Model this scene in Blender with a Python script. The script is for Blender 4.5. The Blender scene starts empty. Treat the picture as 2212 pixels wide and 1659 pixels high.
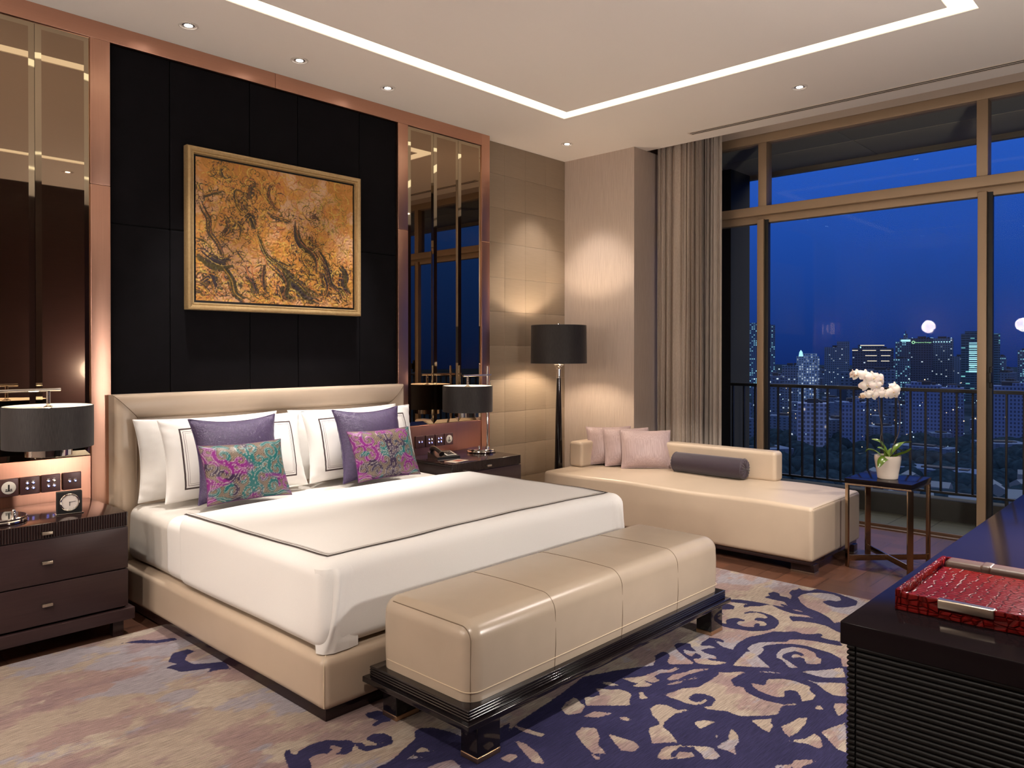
import bpy, math, random
import numpy as np
from mathutils import Vector, Matrix
rnd = random.Random(7)
rng = np.random.default_rng(11)
scene = bpy.context.scene
COL = scene.collection
PI = math.pi

# ---------------------------------------------------------------- materials
class N:
    def __init__(s, name):
        s.m = bpy.data.materials.new(name); s.m.use_nodes = True
        s.t = s.m.node_tree; s.t.nodes.clear()
        s.out = s.t.nodes.new('ShaderNodeOutputMaterial')
    def new(s, typ, props=None, **ins):
        n = s.t.nodes.new(typ)
        for k, v in (props or {}).items(): setattr(n, k, v)
        for k, v in ins.items(): s.set(n, k.replace('_', ' '), v)
        return n
    def set(s, n, k, v):
        sock = n.inputs[int(k[1:])] if k[0] == '#' else n.inputs[k]
        if isinstance(v, bpy.types.NodeSocket): s.t.links.new(v, sock)
        elif isinstance(v, bpy.types.Node): s.t.links.new(v.outputs[0], sock)
        else:
            if sock.type == 'RGBA' and len(v) == 3: v = (*v, 1)
            sock.default_value = v
    def math(s, op, a, b=0.0, c=None):
        n = s.t.nodes.new('ShaderNodeMath'); n.operation = op
        s.set(n, '#0', a); s.set(n, '#1', b)
        if c is not None: s.set(n, '#2', c)
        return n.outputs[0]
    def mix(s, f, a, b, mode='MIX'):
        n = s.t.nodes.new('ShaderNodeMix'); n.data_type = 'RGBA'; n.blend_type = mode
        s.set(n, '#0', f); s.set(n, '#6', a); s.set(n, '#7', b)
        return n.outputs[2]
    def coord(s, which='Object', scale=None, rot=None):
        tc = s.t.nodes.new('ShaderNodeTexCoord').outputs[which]
        if scale is None: return tc
        mp = s.t.nodes.new('ShaderNodeMapping'); s.set(mp, 'Vector', tc)
        mp.inputs['Scale'].default_value = scale
        if rot: mp.inputs['Rotation'].default_value = rot
        return mp.outputs[0]
    def noise(s, vec, scale, detail=2, rough=.5):
        n = s.new('ShaderNodeTexNoise', Vector=vec, Scale=scale, Detail=float(detail), Roughness=rough)
        return n.outputs[0]
    def ramp(s, f, stops, mode='LINEAR'):
        n = s.t.nodes.new('ShaderNodeValToRGB'); s.set(n, 'Fac', f)
        e = n.color_ramp.elements; n.color_ramp.interpolation = mode
        while len(e) < len(stops): e.new(.5)
        for i, (p, c) in enumerate(stops):
            e[i].position = p; e[i].color = (*c, 1) if len(c) == 3 else c
        return n.outputs[0]
    def bump(s, h, strength=.3, dist=.002):
        return s.new('ShaderNodeBump', Height=h, Strength=strength, Distance=dist).outputs[0]
    def bsdf(s, **k):
        b = s.t.nodes.new('ShaderNodeBsdfPrincipled')
        for a, v in k.items(): s.set(b, a.replace('_', ' '), v)
        s.t.links.new(b.outputs[0], s.out.inputs[0]); return b

def simple(name, color, rough=.5, metal=0., coat=0., spec=.5, **kw):
    n = N(name); n.bsdf(Base_Color=color, Roughness=rough, Metallic=metal, Coat_Weight=coat, Specular_IOR_Level=spec, **kw); return n.m

def emit(name, color, strength, sample=True):
    n = N(name); e = n.new('ShaderNodeEmission', Color=color, Strength=strength)
    n.t.links.new(e.outputs[0], n.out.inputs[0])
    if not sample: n.m.cycles.emission_sampling = 'NONE'
    return n.m

def leather(name, col, rough=.38, grain=900, bs=.12, var=.06, sheen=0.):
    n = N(name); v = n.coord()
    a = n.noise(v, 5, 3); c2 = tuple(x*(1-var*2) for x in col)
    g = n.noise(v, grain, 2)
    n.bsdf(Base_Color=n.mix(a, c2, tuple(min(1, x*(1+var)) for x in col)), Roughness=rough,
           Normal=n.bump(g, bs, .0006), Sheen_Weight=sheen)
    return n.m

def fabric(name, col, col2=None, scale=(260, 260, 260), rough=.85, bs=.3, sheen=.1, spec=.2, noise=3):
    n = N(name); v = n.coord(scale=scale); f = n.noise(v, 1.0, noise)
    col2 = col2 or tuple(x*.8 for x in col)
    n.bsdf(Base_Color=n.mix(n.ramp(f, [(.3, (0, 0, 0)), (.7, (1, 1, 1))]), col2, col), Roughness=rough, Specular_IOR_Level=spec,
           Sheen_Weight=sheen, Normal=n.bump(f, bs, .001))
    return n.m

def brushed(name, col, rough, scale, bs=.25, metal=1.):
    n = N(name); v = n.coord(scale=scale); f = n.noise(v, 1.0, 3)
    n.bsdf(Base_Color=n.mix(f, tuple(x*.8 for x in col), col), Metallic=metal, Roughness=rough, Normal=n.bump(f, bs, .0006))
    return n.m

def wood_gloss(name, col, rough=.12, scale=(3, 60, 60), coat=.6, col2=None):
    n = N(name); v = n.coord(scale=scale); f = n.noise(v, 1.0, 4, .6)
    n.bsdf(Base_Color=n.mix(f, col2 or tuple(x*.5 for x in col), col), Roughness=rough, Specular_IOR_Level=.3, Coat_Weight=coat, Coat_Roughness=.06)
    return n.m

M = {}
M['ceiling'] = simple('ceiling_paint', (.86, .795, .735), .9)
M['plaster'] = simple('plaster', (.62, .52, .43), .9)
M['tan_leather'] = leather('tan_leather', (.50, .395, .295), .36)
M['bench_leather'] = leather('bench_leather', (.44, .355, .27), .27, bs=.1)
M['seam'] = simple('seam_thread', (.16, .11, .07), .7)
M['piping'] = simple('piping', (.55, .44, .31), .45)
M['espresso'] = wood_gloss('espresso_lacquer', (.026, .013, .013), .14, coat=.15)
M['espresso_satin'] = wood_gloss('espresso_satin', (.050, .027, .028), .32, coat=.15)
M['black_lacquer'] = wood_gloss('black_lacquer', (.010, .007, .008), .10, coat=.5)
M['dresser_top'] = simple('dresser_top_lacquer', (.009, .006, .007), .10, spec=.07)
M['black_matte'] = simple('black_satin_wood', (.0035, .003, .003), .42, spec=.22)
M['chrome'] = simple('chrome', (.78, .75, .72), .06, 1.)
M['nickel'] = brushed('brushed_nickel', (.62, .54, .44), .28, (400, 30, 30))
M['bronze_cap'] = simple('bronze_cap', (.55, .36, .22), .3, 1.)
M['bronze_frame'] = simple('bronze_anodised', (.40, .285, .18), .45, .3)
M['bronze_leg'] = brushed('bronze_leg', (.55, .41, .29), .2, (30, 30, 4), .05)
M['copper_h'] = brushed('brushed_copper_h', (.66, .36, .26), .30, (4, 40, 700), .35)
M['copper_v'] = brushed('brushed_copper_v', (.72, .41, .30), .31, (700, 40, 4), .35)
M['copper_polished'] = brushed('polished_copper', (.66, .33, .23), .30, (300, 40, 3), .06)
M['mirror'] = simple('bronze_mirror', (.36, .265, .185), .015, 1.)
M['mirror_edge'] = simple('mirror_bevel', (.50, .42, .30), .03, 1.)
M['shade_black'] = fabric('black_silk', (.040, .035, .034), (.014, .012, .012), (700, 700, 25), .55, .2, .1, .3)
M['shade_white'] = simple('shade_lining', (.85, .80, .70), .8)
M['linen'] = fabric('white_cotton', (.84, .82, .79), (.80, .78, .75), (500, 500, 500), .9, .1, .05, .2)
M['sheet_satin'] = fabric('satin_sheet', (.66, .62, .57), (.6, .56, .5), (60, 400, 20), .5, .2, .1, .4)
M['stripe_dark'] = simple('stripe_embroidery', (.055, .040, .035), .7)
M['stripe_mid'] = simple('stripe_fine', (.25, .20, .18), .7)
M['mauve'] = fabric('mauve_silk', (.43, .32, .31), (.31, .22, .215), (170, 170, 7), .5, .35, .2, .4)
M['plum'] = fabric('plum_velvet', (.040, .025, .038), (.022, .014, .022), (150, 500, 150), .6, .4, .25, .3)
M['rubber'] = simple('phone_plastic', (.010, .010, .011), .3)
M['white_plastic'] = simple('white_plastic', (.75, .72, .66), .4)
M['plate'] = simple('bronze_plastic_plate', (.085, .040, .042), .3, .2)
M['paper'] = simple('card_paper', (.6, .5, .4), .7)
M['paper_red'] = simple('card_print', (.45, .13, .08), .7)
M['blue_led'] = emit('blue_led', (.18, .22, 1.0), 5.0)
M['warm_led'] = emit('warm_led', (1, .75, .55), 3.0)
M['pot'] = simple('pot_ceramic', (.74, .64, .55), .18, coat=.4)
M['soil'] = fabric('soil', (.03, .02, .012), scale=(80, 80, 80))
M['stem'] = simple('orchid_stem', (.035, .022, .018), .5)
M['spike_bud'] = simple('orchid_bud', (.50, .33, .20), .5)
M['brown_leather'] = leather('brown_leather', (.075, .040, .027), .42, 500)
M['red_lip'] = simple('orchid_lip', (.75, .55, .30), .5)
M['rubber_black'] = simple('black_rubber', (.006, .006, .006), .5)
M['clock_face'] = simple('clock_face', (.80, .72, .66), .4)

def mat_leaf():
    n = N('orchid_leaf'); f = n.noise(n.coord(), 30, 2)
    n.bsdf(Base_Color=n.mix(f, (.045, .10, .010), (.14, .22, .02)), Roughness=.28, Specular_IOR_Level=.6); return n.m
M['leaf'] = mat_leaf()
def mat_petal():
    n = N('orchid_petal'); f = n.noise(n.coord(), 40, 2)
    n.bsdf(Base_Color=n.mix(f, (.80, .66, .60), (.88, .80, .72)), Roughness=.6, Subsurface_Weight=.15, Subsurface_Scale=.02); return n.m
M['petal'] = mat_petal()

def mat_floor():
    # dark timber parquet: narrow boards in square blocks of alternating direction
    n = N('dark_parquet'); v = n.coord()
    sp = n.new('ShaderNodeSeparateXYZ', Vector=v)
    S = .62
    bx = n.math('FLOOR', n.math('DIVIDE', sp.outputs[0], S)); by = n.math('FLOOR', n.math('DIVIDE', sp.outputs[1], S))
    chk = n.math('MODULO', n.math('ABSOLUTE', n.math('ADD', bx, by)), 2.0)
    def boards(a, b):
        w = n.math('DIVIDE', a, .124); i = n.math('FLOOR', w); fr = n.math('FRACT', w)
        cv = n.new('ShaderNodeCombineXYZ', X=n.math('ADD', i, n.math('MULTIPLY', bx, 17.0)), Y=by, Z=0.)
        wn = n.new('ShaderNodeTexWhiteNoise', {'noise_dimensions': '3D'}, Vector=cv)
        g = n.new('ShaderNodeCombineXYZ', X=n.math('MULTIPLY', b, 5.), Y=n.math('MULTIPLY', a, 90.), Z=n.math('MULTIPLY', i, 3.7))
        gr = n.noise(g.outputs[0], 1.0, 4, .65)
        edge = n.math('LESS_THAN', fr, .025)
        return wn.outputs[0], gr, edge
    a = boards(sp.outputs[1], sp.outputs[0]); b = boards(sp.outputs[0], sp.outputs[1])
    def pick(x, y):
        return n.math('ADD', n.math('MULTIPLY', x, n.math('SUBTRACT', 1.0, chk)), n.math('MULTIPLY', y, chk))
    wn, gr, ed = (pick(a[i], b[i]) for i in range(3))
    c = n.mix(gr, (.05, .022, .015), (.21, .088, .05))
    c = n.mix(n.math('MULTIPLY', wn, .55), c, (.045, .026, .019))
    c = n.mix(ed, c, (.004, .003, .003))
    n.bsdf(Base_Color=c, Roughness=n.math('ADD', .22, n.math('MULTIPLY', gr, .2)), Specular_IOR_Level=.3, Normal=n.bump(gr, .15, .001)); return n.m
M['floor'] = mat_floor()

def mat_wallpaper():
    n = N('strie_wallpaper')
    v = n.coord(scale=(260, 260, 5)); f = n.noise(v, 1.0, 4, .7)
    n.bsdf(Base_Color=n.mix(n.ramp(f, [(.32, (0, 0, 0)), (.68, (1, 1, 1))]), (.43, .345, .29), (.57, .475, .405)), Roughness=.55, Specular_IOR_Level=.3, Normal=n.bump(f, .12, .001)); return n.m
M['wallpaper'] = mat_wallpaper()
def mat_tile():
    n = N('taupe_leather_tile'); v = n.coord(scale=(8, 8, 300)); f = n.noise(v, 1., 3)
    n.bsdf(Base_Color=n.mix(f, (.24, .182, .13), (.32, .245, .178)), Roughness=.42, Specular_IOR_Level=.45, Normal=n.bump(f, .08, .001)); return n.m
M['tile'] = mat_tile()
def mat_velvet():
    n = N('midnight_velvet'); v = n.coord(); f = n.noise(v, 9, 4, .65); g = n.noise(v, 400, 2)
    n.bsdf(Base_Color=n.mix(f, (.003, .0028, .0036), (.0075, .0066, .0085)), Roughness=.8, Specular_IOR_Level=.07, Sheen_Weight=.02, Sheen_Roughness=.4, Normal=n.bump(g, .4, .001)); return n.m
M['velvet'] = mat_velvet()
def mat_purple():
    n = N('crushed_purple'); v = n.coord(); f = n.noise(v, 75, 5, .7); g = n.noise(v, 14, 3)
    n.bsdf(Base_Color=n.mix(f, (.012, .006, .028), (.10, .062, .165)), Roughness=.36, Specular_IOR_Level=.6, Sheen_Weight=.06, Sheen_Tint=(.6, .5, .9, 1), Normal=n.bump(f, 1., .006)); return n.m
M['purple'] = mat_purple()
def mat_curtain():
    n = N('taupe_curtain'); v = n.coord(scale=(120, 120, 45)); f = n.noise(v, 1., 3)
    n.bsdf(Base_Color=n.mix(f, (.34, .275, .225), (.50, .415, .345)), Roughness=.6, Specular_IOR_Level=.35, Sheen_Weight=.2, Normal=n.bump(f, .4, .002)); return n.m
M['curtain'] = mat_curtain()
def mat_sheer():
    n = N('sheer_curtain'); v = n.coord(scale=(60, 60, 12)); f = n.noise(v, 1., 3)
    b = n.new('ShaderNodeBsdfDiffuse', Color=n.mix(f, (.42, .36, .31), (.66, .58, .50)))
    t = n.new('ShaderNodeBsdfTransparent'); mx = n.new('ShaderNodeMixShader', Fac=.88)
    n.t.links.new(t.outputs[0], mx.inputs[1]); n.t.links.new(b.outputs[0], mx.inputs[2]); n.t.links.new(mx.outputs[0], n.out.inputs[0]); return n.m
M['sheer'] = mat_sheer()
def mat_glass():
    n = N('window_glass')
    t = n.new('ShaderNodeBsdfTransparent', Color=(.985, .99, .99)); g = n.new('ShaderNodeBsdfGlossy', Color=(1, 1, 1), Roughness=.0)
    lw = n.new('ShaderNodeFresnel', IOR=1.13); mx = n.new('ShaderNodeMixShader', Fac=lw)
    n.t.links.new(t.outputs[0], mx.inputs[1]); n.t.links.new(g.outputs[0], mx.inputs[2]); n.t.links.new(mx.outputs[0], n.out.inputs[0]); return n.m
M['glass'] = mat_glass()
def mat_croc():
    n = N('red_crocodile'); v = n.coord(scale=(1.25, .8, 1))
    d = n.new('ShaderNodeTexVoronoi', {'feature': 'DISTANCE_TO_EDGE'}, Vector=v, Scale=50., Randomness=.55)
    h = n.ramp(d.outputs[0], [(0, (0, 0, 0)), (.12, (1, 1, 1))]); g = n.noise(n.coord(), 900, 2)
    n.bsdf(Base_Color=n.mix(h, (.06, .003, .002), (.145, .005, .004)), Roughness=.20, Specular_IOR_Level=.09,
           Normal=n.new('ShaderNodeBump', Height=n.math('ADD', h, n.math('MULTIPLY', g, .25)), Strength=1., Distance=.004).outputs[0]); return n.m
M['croc'] = mat_croc()
def mat_gold():
    n = N('champagne_gilt'); f = n.noise(n.coord(), 60, 4, .7)
    n.bsdf(Base_Color=n.mix(f, (.36, .23, .09), (.66, .48, .25)), Metallic=.55, Roughness=.38, Normal=n.bump(f, .3, .002)); return n.m
M['gilt'] = mat_gold()
def mat_attr(name, attr, rough, **kw):
    n = N(name); a = n.new('ShaderNodeVertexColor', {'layer_name': attr}); n.bsdf(Base_Color=a.outputs[0], Roughness=rough, **kw); return n.m
M['canvas'] = mat_attr('oil_canvas', 'paint', .42, Specular_IOR_Level=.5)
M['jacquard'] = mat_attr('velvet_jacquard', 'paint', .42, Specular_IOR_Level=.35)

def mat_rug():
    n = N('hand_tufted_rug'); v = n.coord()
    a = n.new('ShaderNodeAttribute', {'attribute_name': 'scroll'}).outputs['Fac']
    st = n.noise(n.coord(scale=(14, 230, 1)), 1., 3, .6)
    fib = n.noise(v, 330, 2)
    jag = n.noise(n.coord(scale=(55, 140, 1)), 1., 2)
    s = n.math('ADD', a, n.math('MULTIPLY', n.math('SUBTRACT', jag, .5), .016))
    mask = n.new('ShaderNodeMapRange', Value=s); mask.inputs[1].default_value = .0015; mask.inputs[2].default_value = -.0015
    vv = n.coord(scale=(.75, 1.25, 1))
    def patch(off, sc, lo, hi):
        ad = n.new('ShaderNodeVectorMath', {'operation': 'ADD'}); n.set(ad, '#0', vv); ad.inputs[1].default_value = off
        x = n.noise(ad.outputs[0], sc, 5, .62)
        mr = n.new('ShaderNodeMapRange', Value=x); mr.inputs[1].default_value = lo; mr.inputs[2].default_value = hi
        return mr.outputs[0]
    base = n.mix(patch((3, 7, 0), 2.3, .50, .54), (.44, .355, .285), (.375, .265, .245))
    base = n.mix(patch((11, 2, 0), 2.1, .535, .565), base, (.37, .335, .36))
    base = n.mix(n.math('MULTIPLY', patch((5, 19, 0), 2.8, .54, .59), .7), base, (.30, .205, .21))
    base = n.mix(patch((21, 9, 0), 3.0, .59, .63), base, (.50, .42, .34))
    dark = n.mix(n.noise(v, 7, 3), (.022, .020, .066), (.047, .042, .118))
    c = n.mix(mask.outputs[0], base, dark)
    c = n.mix(n.ramp(st, [(.25, (.62, .62, .62)), (.75, (1.12, 1.12, 1.12))]), (0, 0, 0), c, 'MIX') if False else n.mix(1.0, c, n.ramp(st, [(.3, (.50, .50, .52)), (.7, (1.06, 1.06, 1.06))]), 'MULTIPLY')
    c = n.mix(1.0, c, n.ramp(fib, [(.3, (.72, .72, .72)), (.7, (1., 1., 1.))]), 'MULTIPLY')
    n.bsdf(Base_Color=c, Roughness=.9, Specular_IOR_Level=.15, 
           Normal=n.bump(n.math('ADD', st, fib), .6, .004)); return n.m
M['rug'] = mat_rug()

def mat_building(name, wall, lit, thr, cw, ch, strength, fill=(.7, .6), seed=0., warm=.3):
    n = N(name); uv = n.new('ShaderNodeUVMap').outputs[0]
    sp = n.new('ShaderNodeSeparateXYZ', Vector=uv)
    x = n.math('DIVIDE', sp.outputs[0], cw); y = n.math('DIVIDE', sp.outputs[1], ch)
    ix = n.math('FLOOR', x); iy = n.math('FLOOR', y); fx = n.math('FRACT', x); fy = n.math('FRACT', y)
    win = n.math('MULTIPLY', n.math('LESS_THAN', n.math('ABSOLUTE', n.math('SUBTRACT', fx, .5)), fill[0]/2),
                 n.math('LESS_THAN', n.math('ABSOLUTE', n.math('SUBTRACT', fy, .5)), fill[1]/2))
    cv = n.new('ShaderNodeCombineXYZ', X=ix, Y=iy, Z=seed)
    wn = n.new('ShaderNodeTexWhiteNoise', {'noise_dimensions': '3D'}, Vector=cv)
    on_ = n.math('MULTIPLY', n.math('GREATER_THAN', wn.outputs[0], thr), win)
    sc = n.new('ShaderNodeSeparateColor', Color=wn.outputs[1])
    colr = n.mix(n.math('LESS_THAN', sc.outputs[0], warm), lit, (1., .72, .42))
    n.bsdf(Base_Color=n.mix(win, wall, tuple(c*.35 for c in wall)), Roughness=.7, Specular_IOR_Level=.1, Emission_Color=colr,
           Emission_Strength=n.math('MULTIPLY', on_, n.math('MULTIPLY', n.math('ADD', .25, sc.outputs[1]), strength)))
    n.m.cycles.emission_sampling = 'NONE'; return n.m

# ---------------------------------------------------------------- meshes
class MB:
    def __init__(s): s.V = []; s.F = []; s.n = 0
    def add(s, V, F):
        V = np.asarray(V, float).reshape(-1, 3); s.V.append(V); s.F += [[i+s.n for i in f] for f in F]; s.n += len(V); return s
    def build(s, name, mat, parent=None, smooth=35, loc=(0, 0, 0), rot=(0, 0, 0), local=False):
        V = np.concatenate(s.V)
        me = bpy.data.meshes.new(name); me.from_pydata(V.tolist(), [], s.F); me.update()
        if smooth:
            me.polygons.foreach_set('use_smooth', [True]*len(me.polygons))
            me.set_sharp_from_angle(angle=math.radians(smooth))
        o = bpy.data.objects.new(name, me); COL.objects.link(o)
        if mat: me.materials.append(M[mat] if isinstance(mat, str) else mat)
        if parent:
            o.parent = parent
            if not local:
                p = parent; L = Vector((0, 0, 0))
                while p: L += p.location; p = p.parent
                loc = -L
        o.location = loc; o.rotation_euler = rot
        return o
    def xf(s, mat4):
        m = np.array(mat4); s.V = [v @ m[:3, :3].T + m[:3, 3] for v in s.V]; return s
    def box(s, x0, x1, y0, y1, z0, z1):
        V = [(x, y, z) for z in (z0, z1) for y in (y0, y1) for x in (x0, x1)]
        return s.add(V, [[0, 2, 3, 1], [4, 5, 7, 6], [0, 1, 5, 4], [2, 6, 7, 3], [0, 4, 6, 2], [1, 3, 7, 5]])
    def rbox(s, x0, x1, y0, y1, z0, z1, r=.005, seg=2, n=(0, 0, 0), deform=None, skip_bottom=False):
        lo = np.array([x0, y0, z0]); hi = np.array([x1, y1, z1]); r = min(r, .499*float((hi-lo).min()))
        ax = []
        for k in range(3):
            e = [r*(1-math.tan(math.radians(45*(seg-i)/seg))) for i in range(seg+1)]
            a = [lo[k]+t for t in e]; b = [hi[k]-t for t in e][::-1]
            mid = list(np.linspace(a[-1], b[0], n[k]+2))[1:-1]
            ax.append(a+mid+b)
        idx = {}; P = []; F = []
        def vid(i, j, k):
            key = (i, j, k)
            if key not in idx: idx[key] = len(P); P.append((ax[0][i], ax[1][j], ax[2][k]))
            return idx[key]
        L = [len(a)-1 for a in ax]
        for i in range(L[0]):
            for j in range(L[1]):
                if not skip_bottom: F.append([vid(i, j, 0), vid(i, j+1, 0), vid(i+1, j+1, 0), vid(i+1, j, 0)])
                F.append([vid(i, j, L[2]), vid(i+1, j, L[2]), vid(i+1, j+1, L[2]), vid(i, j+1, L[2])])
        for i in range(L[0]):
            for k in range(L[2]):
                F.append([vid(i, 0, k), vid(i+1, 0, k), vid(i+1, 0, k+1), vid(i, 0, k+1)])
                F.append([vid(i, L[1], k), vid(i, L[1], k+1), vid(i+1, L[1], k+1), vid(i+1, L[1], k)])
        for j in range(L[1]):
            for k in range(L[2]):
                F.append([vid(0, j, k), vid(0, j, k+1), vid(0, j+1, k+1), vid(0, j+1, k)])
                F.append([vid(L[0], j, k), vid(L[0], j+1, k), vid(L[0], j+1, k+1), vid(L[0], j, k+1)])
        P = np.array(P); q = np.clip(P, lo+r, hi-r); d = P-q; ln = np.linalg.norm(d, axis=1, keepdims=True)
        P = q+np.where(ln > 1e-9, d/np.maximum(ln, 1e-9)*r, 0)
        if deform is not None: P = deform(P)
        return s.add(P, F)
    def lathe(s, prof, n=32, c=(0, 0, 0), caps=True):
        V = []; F = []; m = len(prof)
        for i in range(n):
            a = 2*PI*i/n
            for r, z in prof: V.append((c[0]+r*math.cos(a), c[1]+r*math.sin(a), c[2]+z))
        for i in range(n):
            j = (i+1) % n
            for k in range(m-1): F.append([i*m+k, j*m+k, j*m+k+1, i*m+k+1])
        if caps:
            if prof[0][0] > 1e-6: F.append([i*m for i in range(n)][::-1])
            if prof[-1][0] > 1e-6: F.append([i*m+m-1 for i in range(n)])
        return s.add(V, F)
    def cyl(s, c, r, z0, z1, n=24): return s.lathe([(r, z0), (r, z1)], n, c)
    def tube(s, pts, r, n=8, closed=False, caps=True):
        pts = [Vector(p) for p in pts]; m = len(pts); rs = r if hasattr(r, '__len__') else [r]*m
        V = []; F = []; up = None
        for i, p in enumerate(pts):
            a = pts[i-1] if (i > 0 or closed) else p; b = pts[(i+1) % m] if (i < m-1 or closed) else p
            t = (b-a).normalized()
            if up is None:
                up = Vector((0, 0, 1)) if abs(t.z) < .9 else Vector((1, 0, 0))
            u = (up-t*up.dot(t)).normalized(); w = t.cross(u); up = u
            for k in range(n):
                an = 2*PI*k/n; q = p+(u*math.cos(an)+w*math.sin(an))*rs[i]; V.append(tuple(q))
        R_ = m if closed else m-1
        for i in range(R_):
            j = (i+1) % m
            for k in range(n):
                l = (k+1) % n; F.append([i*n+k, i*n+l, j*n+l, j*n+k])
        if caps and not closed: F.append(list(range(n))[::-1]); F.append([(m-1)*n+k for k in range(n)])
        return s.add(V, F)
    def grid(s, P):   # P: (a,b,3)
        P = np.asarray(P); a, b = P.shape[:2]
        F = [[i*b+j, (i+1)*b+j, (i+1)*b+j+1, i*b+j+1] for i in range(a-1) for j in range(b-1)]
        return s.add(P.reshape(-1, 3), F)

def tag(o, label=None, cat=None, group=None, kind=None):
    if label: o['label'] = label
    if cat: o['category'] = cat
    if group: o['group'] = group
    if kind: o['kind'] = kind
    return o
def struct(o, label=None, cat=None): return tag(o, label, cat, None, 'structure')
def thing(name, label, cat, loc=(0, 0, 0), rz=0., group=None):
    o = bpy.data.objects.new(name, None); COL.objects.link(o); o.location = loc; o.rotation_euler = (0, 0, rz)
    o.empty_display_size = .05
    return tag(o, label, cat, group)
def kids(o): return [c for c in COL.objects if c.parent is o]
def copy_tree(o, parent=None):
    c = o.copy(); COL.objects.link(c)
    if parent: c.parent = parent
    for ch in kids(o): copy_tree(ch, c)
    return c
def bx(name, mat, parent, x0, x1, y0, y1, z0, z1, r=.004, seg=2, local=False, **k):
    return MB().rbox(x0, x1, y0, y1, z0, z1, r, seg, **k).build(name, mat, parent, local=local)

# signed distance helpers for woven and painted patterns (2-D, metres)
def poly_sd(P, poly, out, dark):
    poly = np.asarray(poly, float); lo = poly.min(0)-.06; hi = poly.max(0)+.06
    sel = np.where((P[:, 0] > lo[0]) & (P[:, 0] < hi[0]) & (P[:, 1] > lo[1]) & (P[:, 1] < hi[1]))[0]
    if not len(sel): return
    p = P[sel]; d = np.full(len(p), 9.); ins = np.zeros(len(p), bool)
    for a, b in zip(poly, np.roll(poly, -1, 0)):
        e = b-a; w = p-a; t = np.clip((w@e)/max(e@e, 1e-12), 0, 1)
        d = np.minimum(d, np.linalg.norm(w-t[:, None]*e, axis=1))
        c = ((a[1] > p[:, 1]) != (b[1] > p[:, 1])) & (p[:, 0] < (b[0]-a[0])*(p[:, 1]-a[1])/((b[1]-a[1]) or 1e-12)+a[0])
        ins ^= c
    sd = np.where(ins, -d, d)
    out[sel] = np.minimum(out[sel], sd) if dark else np.maximum(out[sel], -sd)
def stroke_sd(P, pts, w, out):
    pts = np.asarray(pts, float); w = np.broadcast_to(np.asarray(w, float), (len(pts),)); m = w.max()+.02
    lo = pts.min(0)-m; hi = pts.max(0)+m
    sel = np.where((P[:, 0] > lo[0]) & (P[:, 0] < hi[0]) & (P[:, 1] > lo[1]) & (P[:, 1] < hi[1]))[0]
    if not len(sel): return
    p = P[sel]; d = np.full(len(p), 9.)
    for i in range(len(pts)-1):
        a, b = pts[i], pts[i+1]; e = b-a; q = p-a; t = np.clip((q@e)/max(e@e, 1e-12), 0, 1)
        d = np.minimum(d, np.linalg.norm(q-t[:, None]*e, axis=1)-(w[i]*(1-t)+w[i+1]*t))
    out[sel] = np.minimum(out[sel], d)
def smooth_line(pts, k=6):
    pts = np.asarray(pts, float); n = len(pts); P = np.vstack([2*pts[0]-pts[1], pts, 2*pts[-1]-pts[-2]]); o = []
    for i in range(1, n):
        for t in np.linspace(0, 1, k, endpoint=False):
            a, b, c, d = P[i-1], P[i], P[i+1], P[i+2]
            o.append(.5*((2*b)+(-a+c)*t+(2*a-5*b+4*c-d)*t*t+(-a+3*b-3*c+d)*t**3))
    o.append(pts[-1]); return np.array(o)
def vnoise(P, scale, seed):
    # smooth value noise on 2-D points
    r = np.random.default_rng(seed); G = r.random((64, 64)); q = P*scale; i = np.floor(q).astype(int); f = q-i; f = f*f*(3-2*f)
    a = G[i[:, 0] % 64, i[:, 1] % 64]; b = G[(i[:, 0]+1) % 64, i[:, 1] % 64]; c = G[i[:, 0] % 64, (i[:, 1]+1) % 64]; d = G[(i[:, 0]+1) % 64, (i[:, 1]+1) % 64]
    return (a*(1-f[:, 0])+b*f[:, 0])*(1-f[:, 1])+(c*(1-f[:, 0])+d*f[:, 0])*f[:, 1]
def fbm(P, scale, seed, oct=4):
    s = 0; a = .5; t = 0
    for k in range(oct): s = s+a*vnoise(P, scale*2**k, seed+k); t += a; a *= .55
    return s/t
def lerp(a, b, t): return np.asarray(a)[None, :]*(1-t[:, None])+np.asarray(b)[None, :]*t[:, None] if np.ndim(a) == 1 else a*(1-t[:, None])+np.asarray(b)[None, :]*t[:, None]
def sstep(x, a, b): t = np.clip((x-a)/(b-a), 0, 1); return t*t*(3-2*t)
def set_color(o, name, C3):
    at = o.data.attributes.new(name, 'FLOAT_COLOR', 'POINT')
    at.data.foreach_set('color', np.concatenate([C3, np.ones((len(C3), 1))], 1).astype(np.float32).ravel())
LIGHTS = {'dl': (185, 190, 190, 55, 120, [(1.95, .55, 480, 27, (1.03, .80)), (2.666, .55, 170, 48, (.0, .10)), (3.372, .55, 190, 48, (0, .12)), (-.05, 2.22, 120, 42, (.50, .50)), (-.05, 3.6, 50, 68, (.3, -.07)), (-.05, .55, 130, 80, (.25, .25)), (5.346, .55, 130, 80, (-.35, .40))]), 'table': 55., 'floor': 460., 'cove': 1.55, 'globe': 105., 'desk': 160.}
PAINT = .88
EXPOSURE = 0.42
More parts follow.
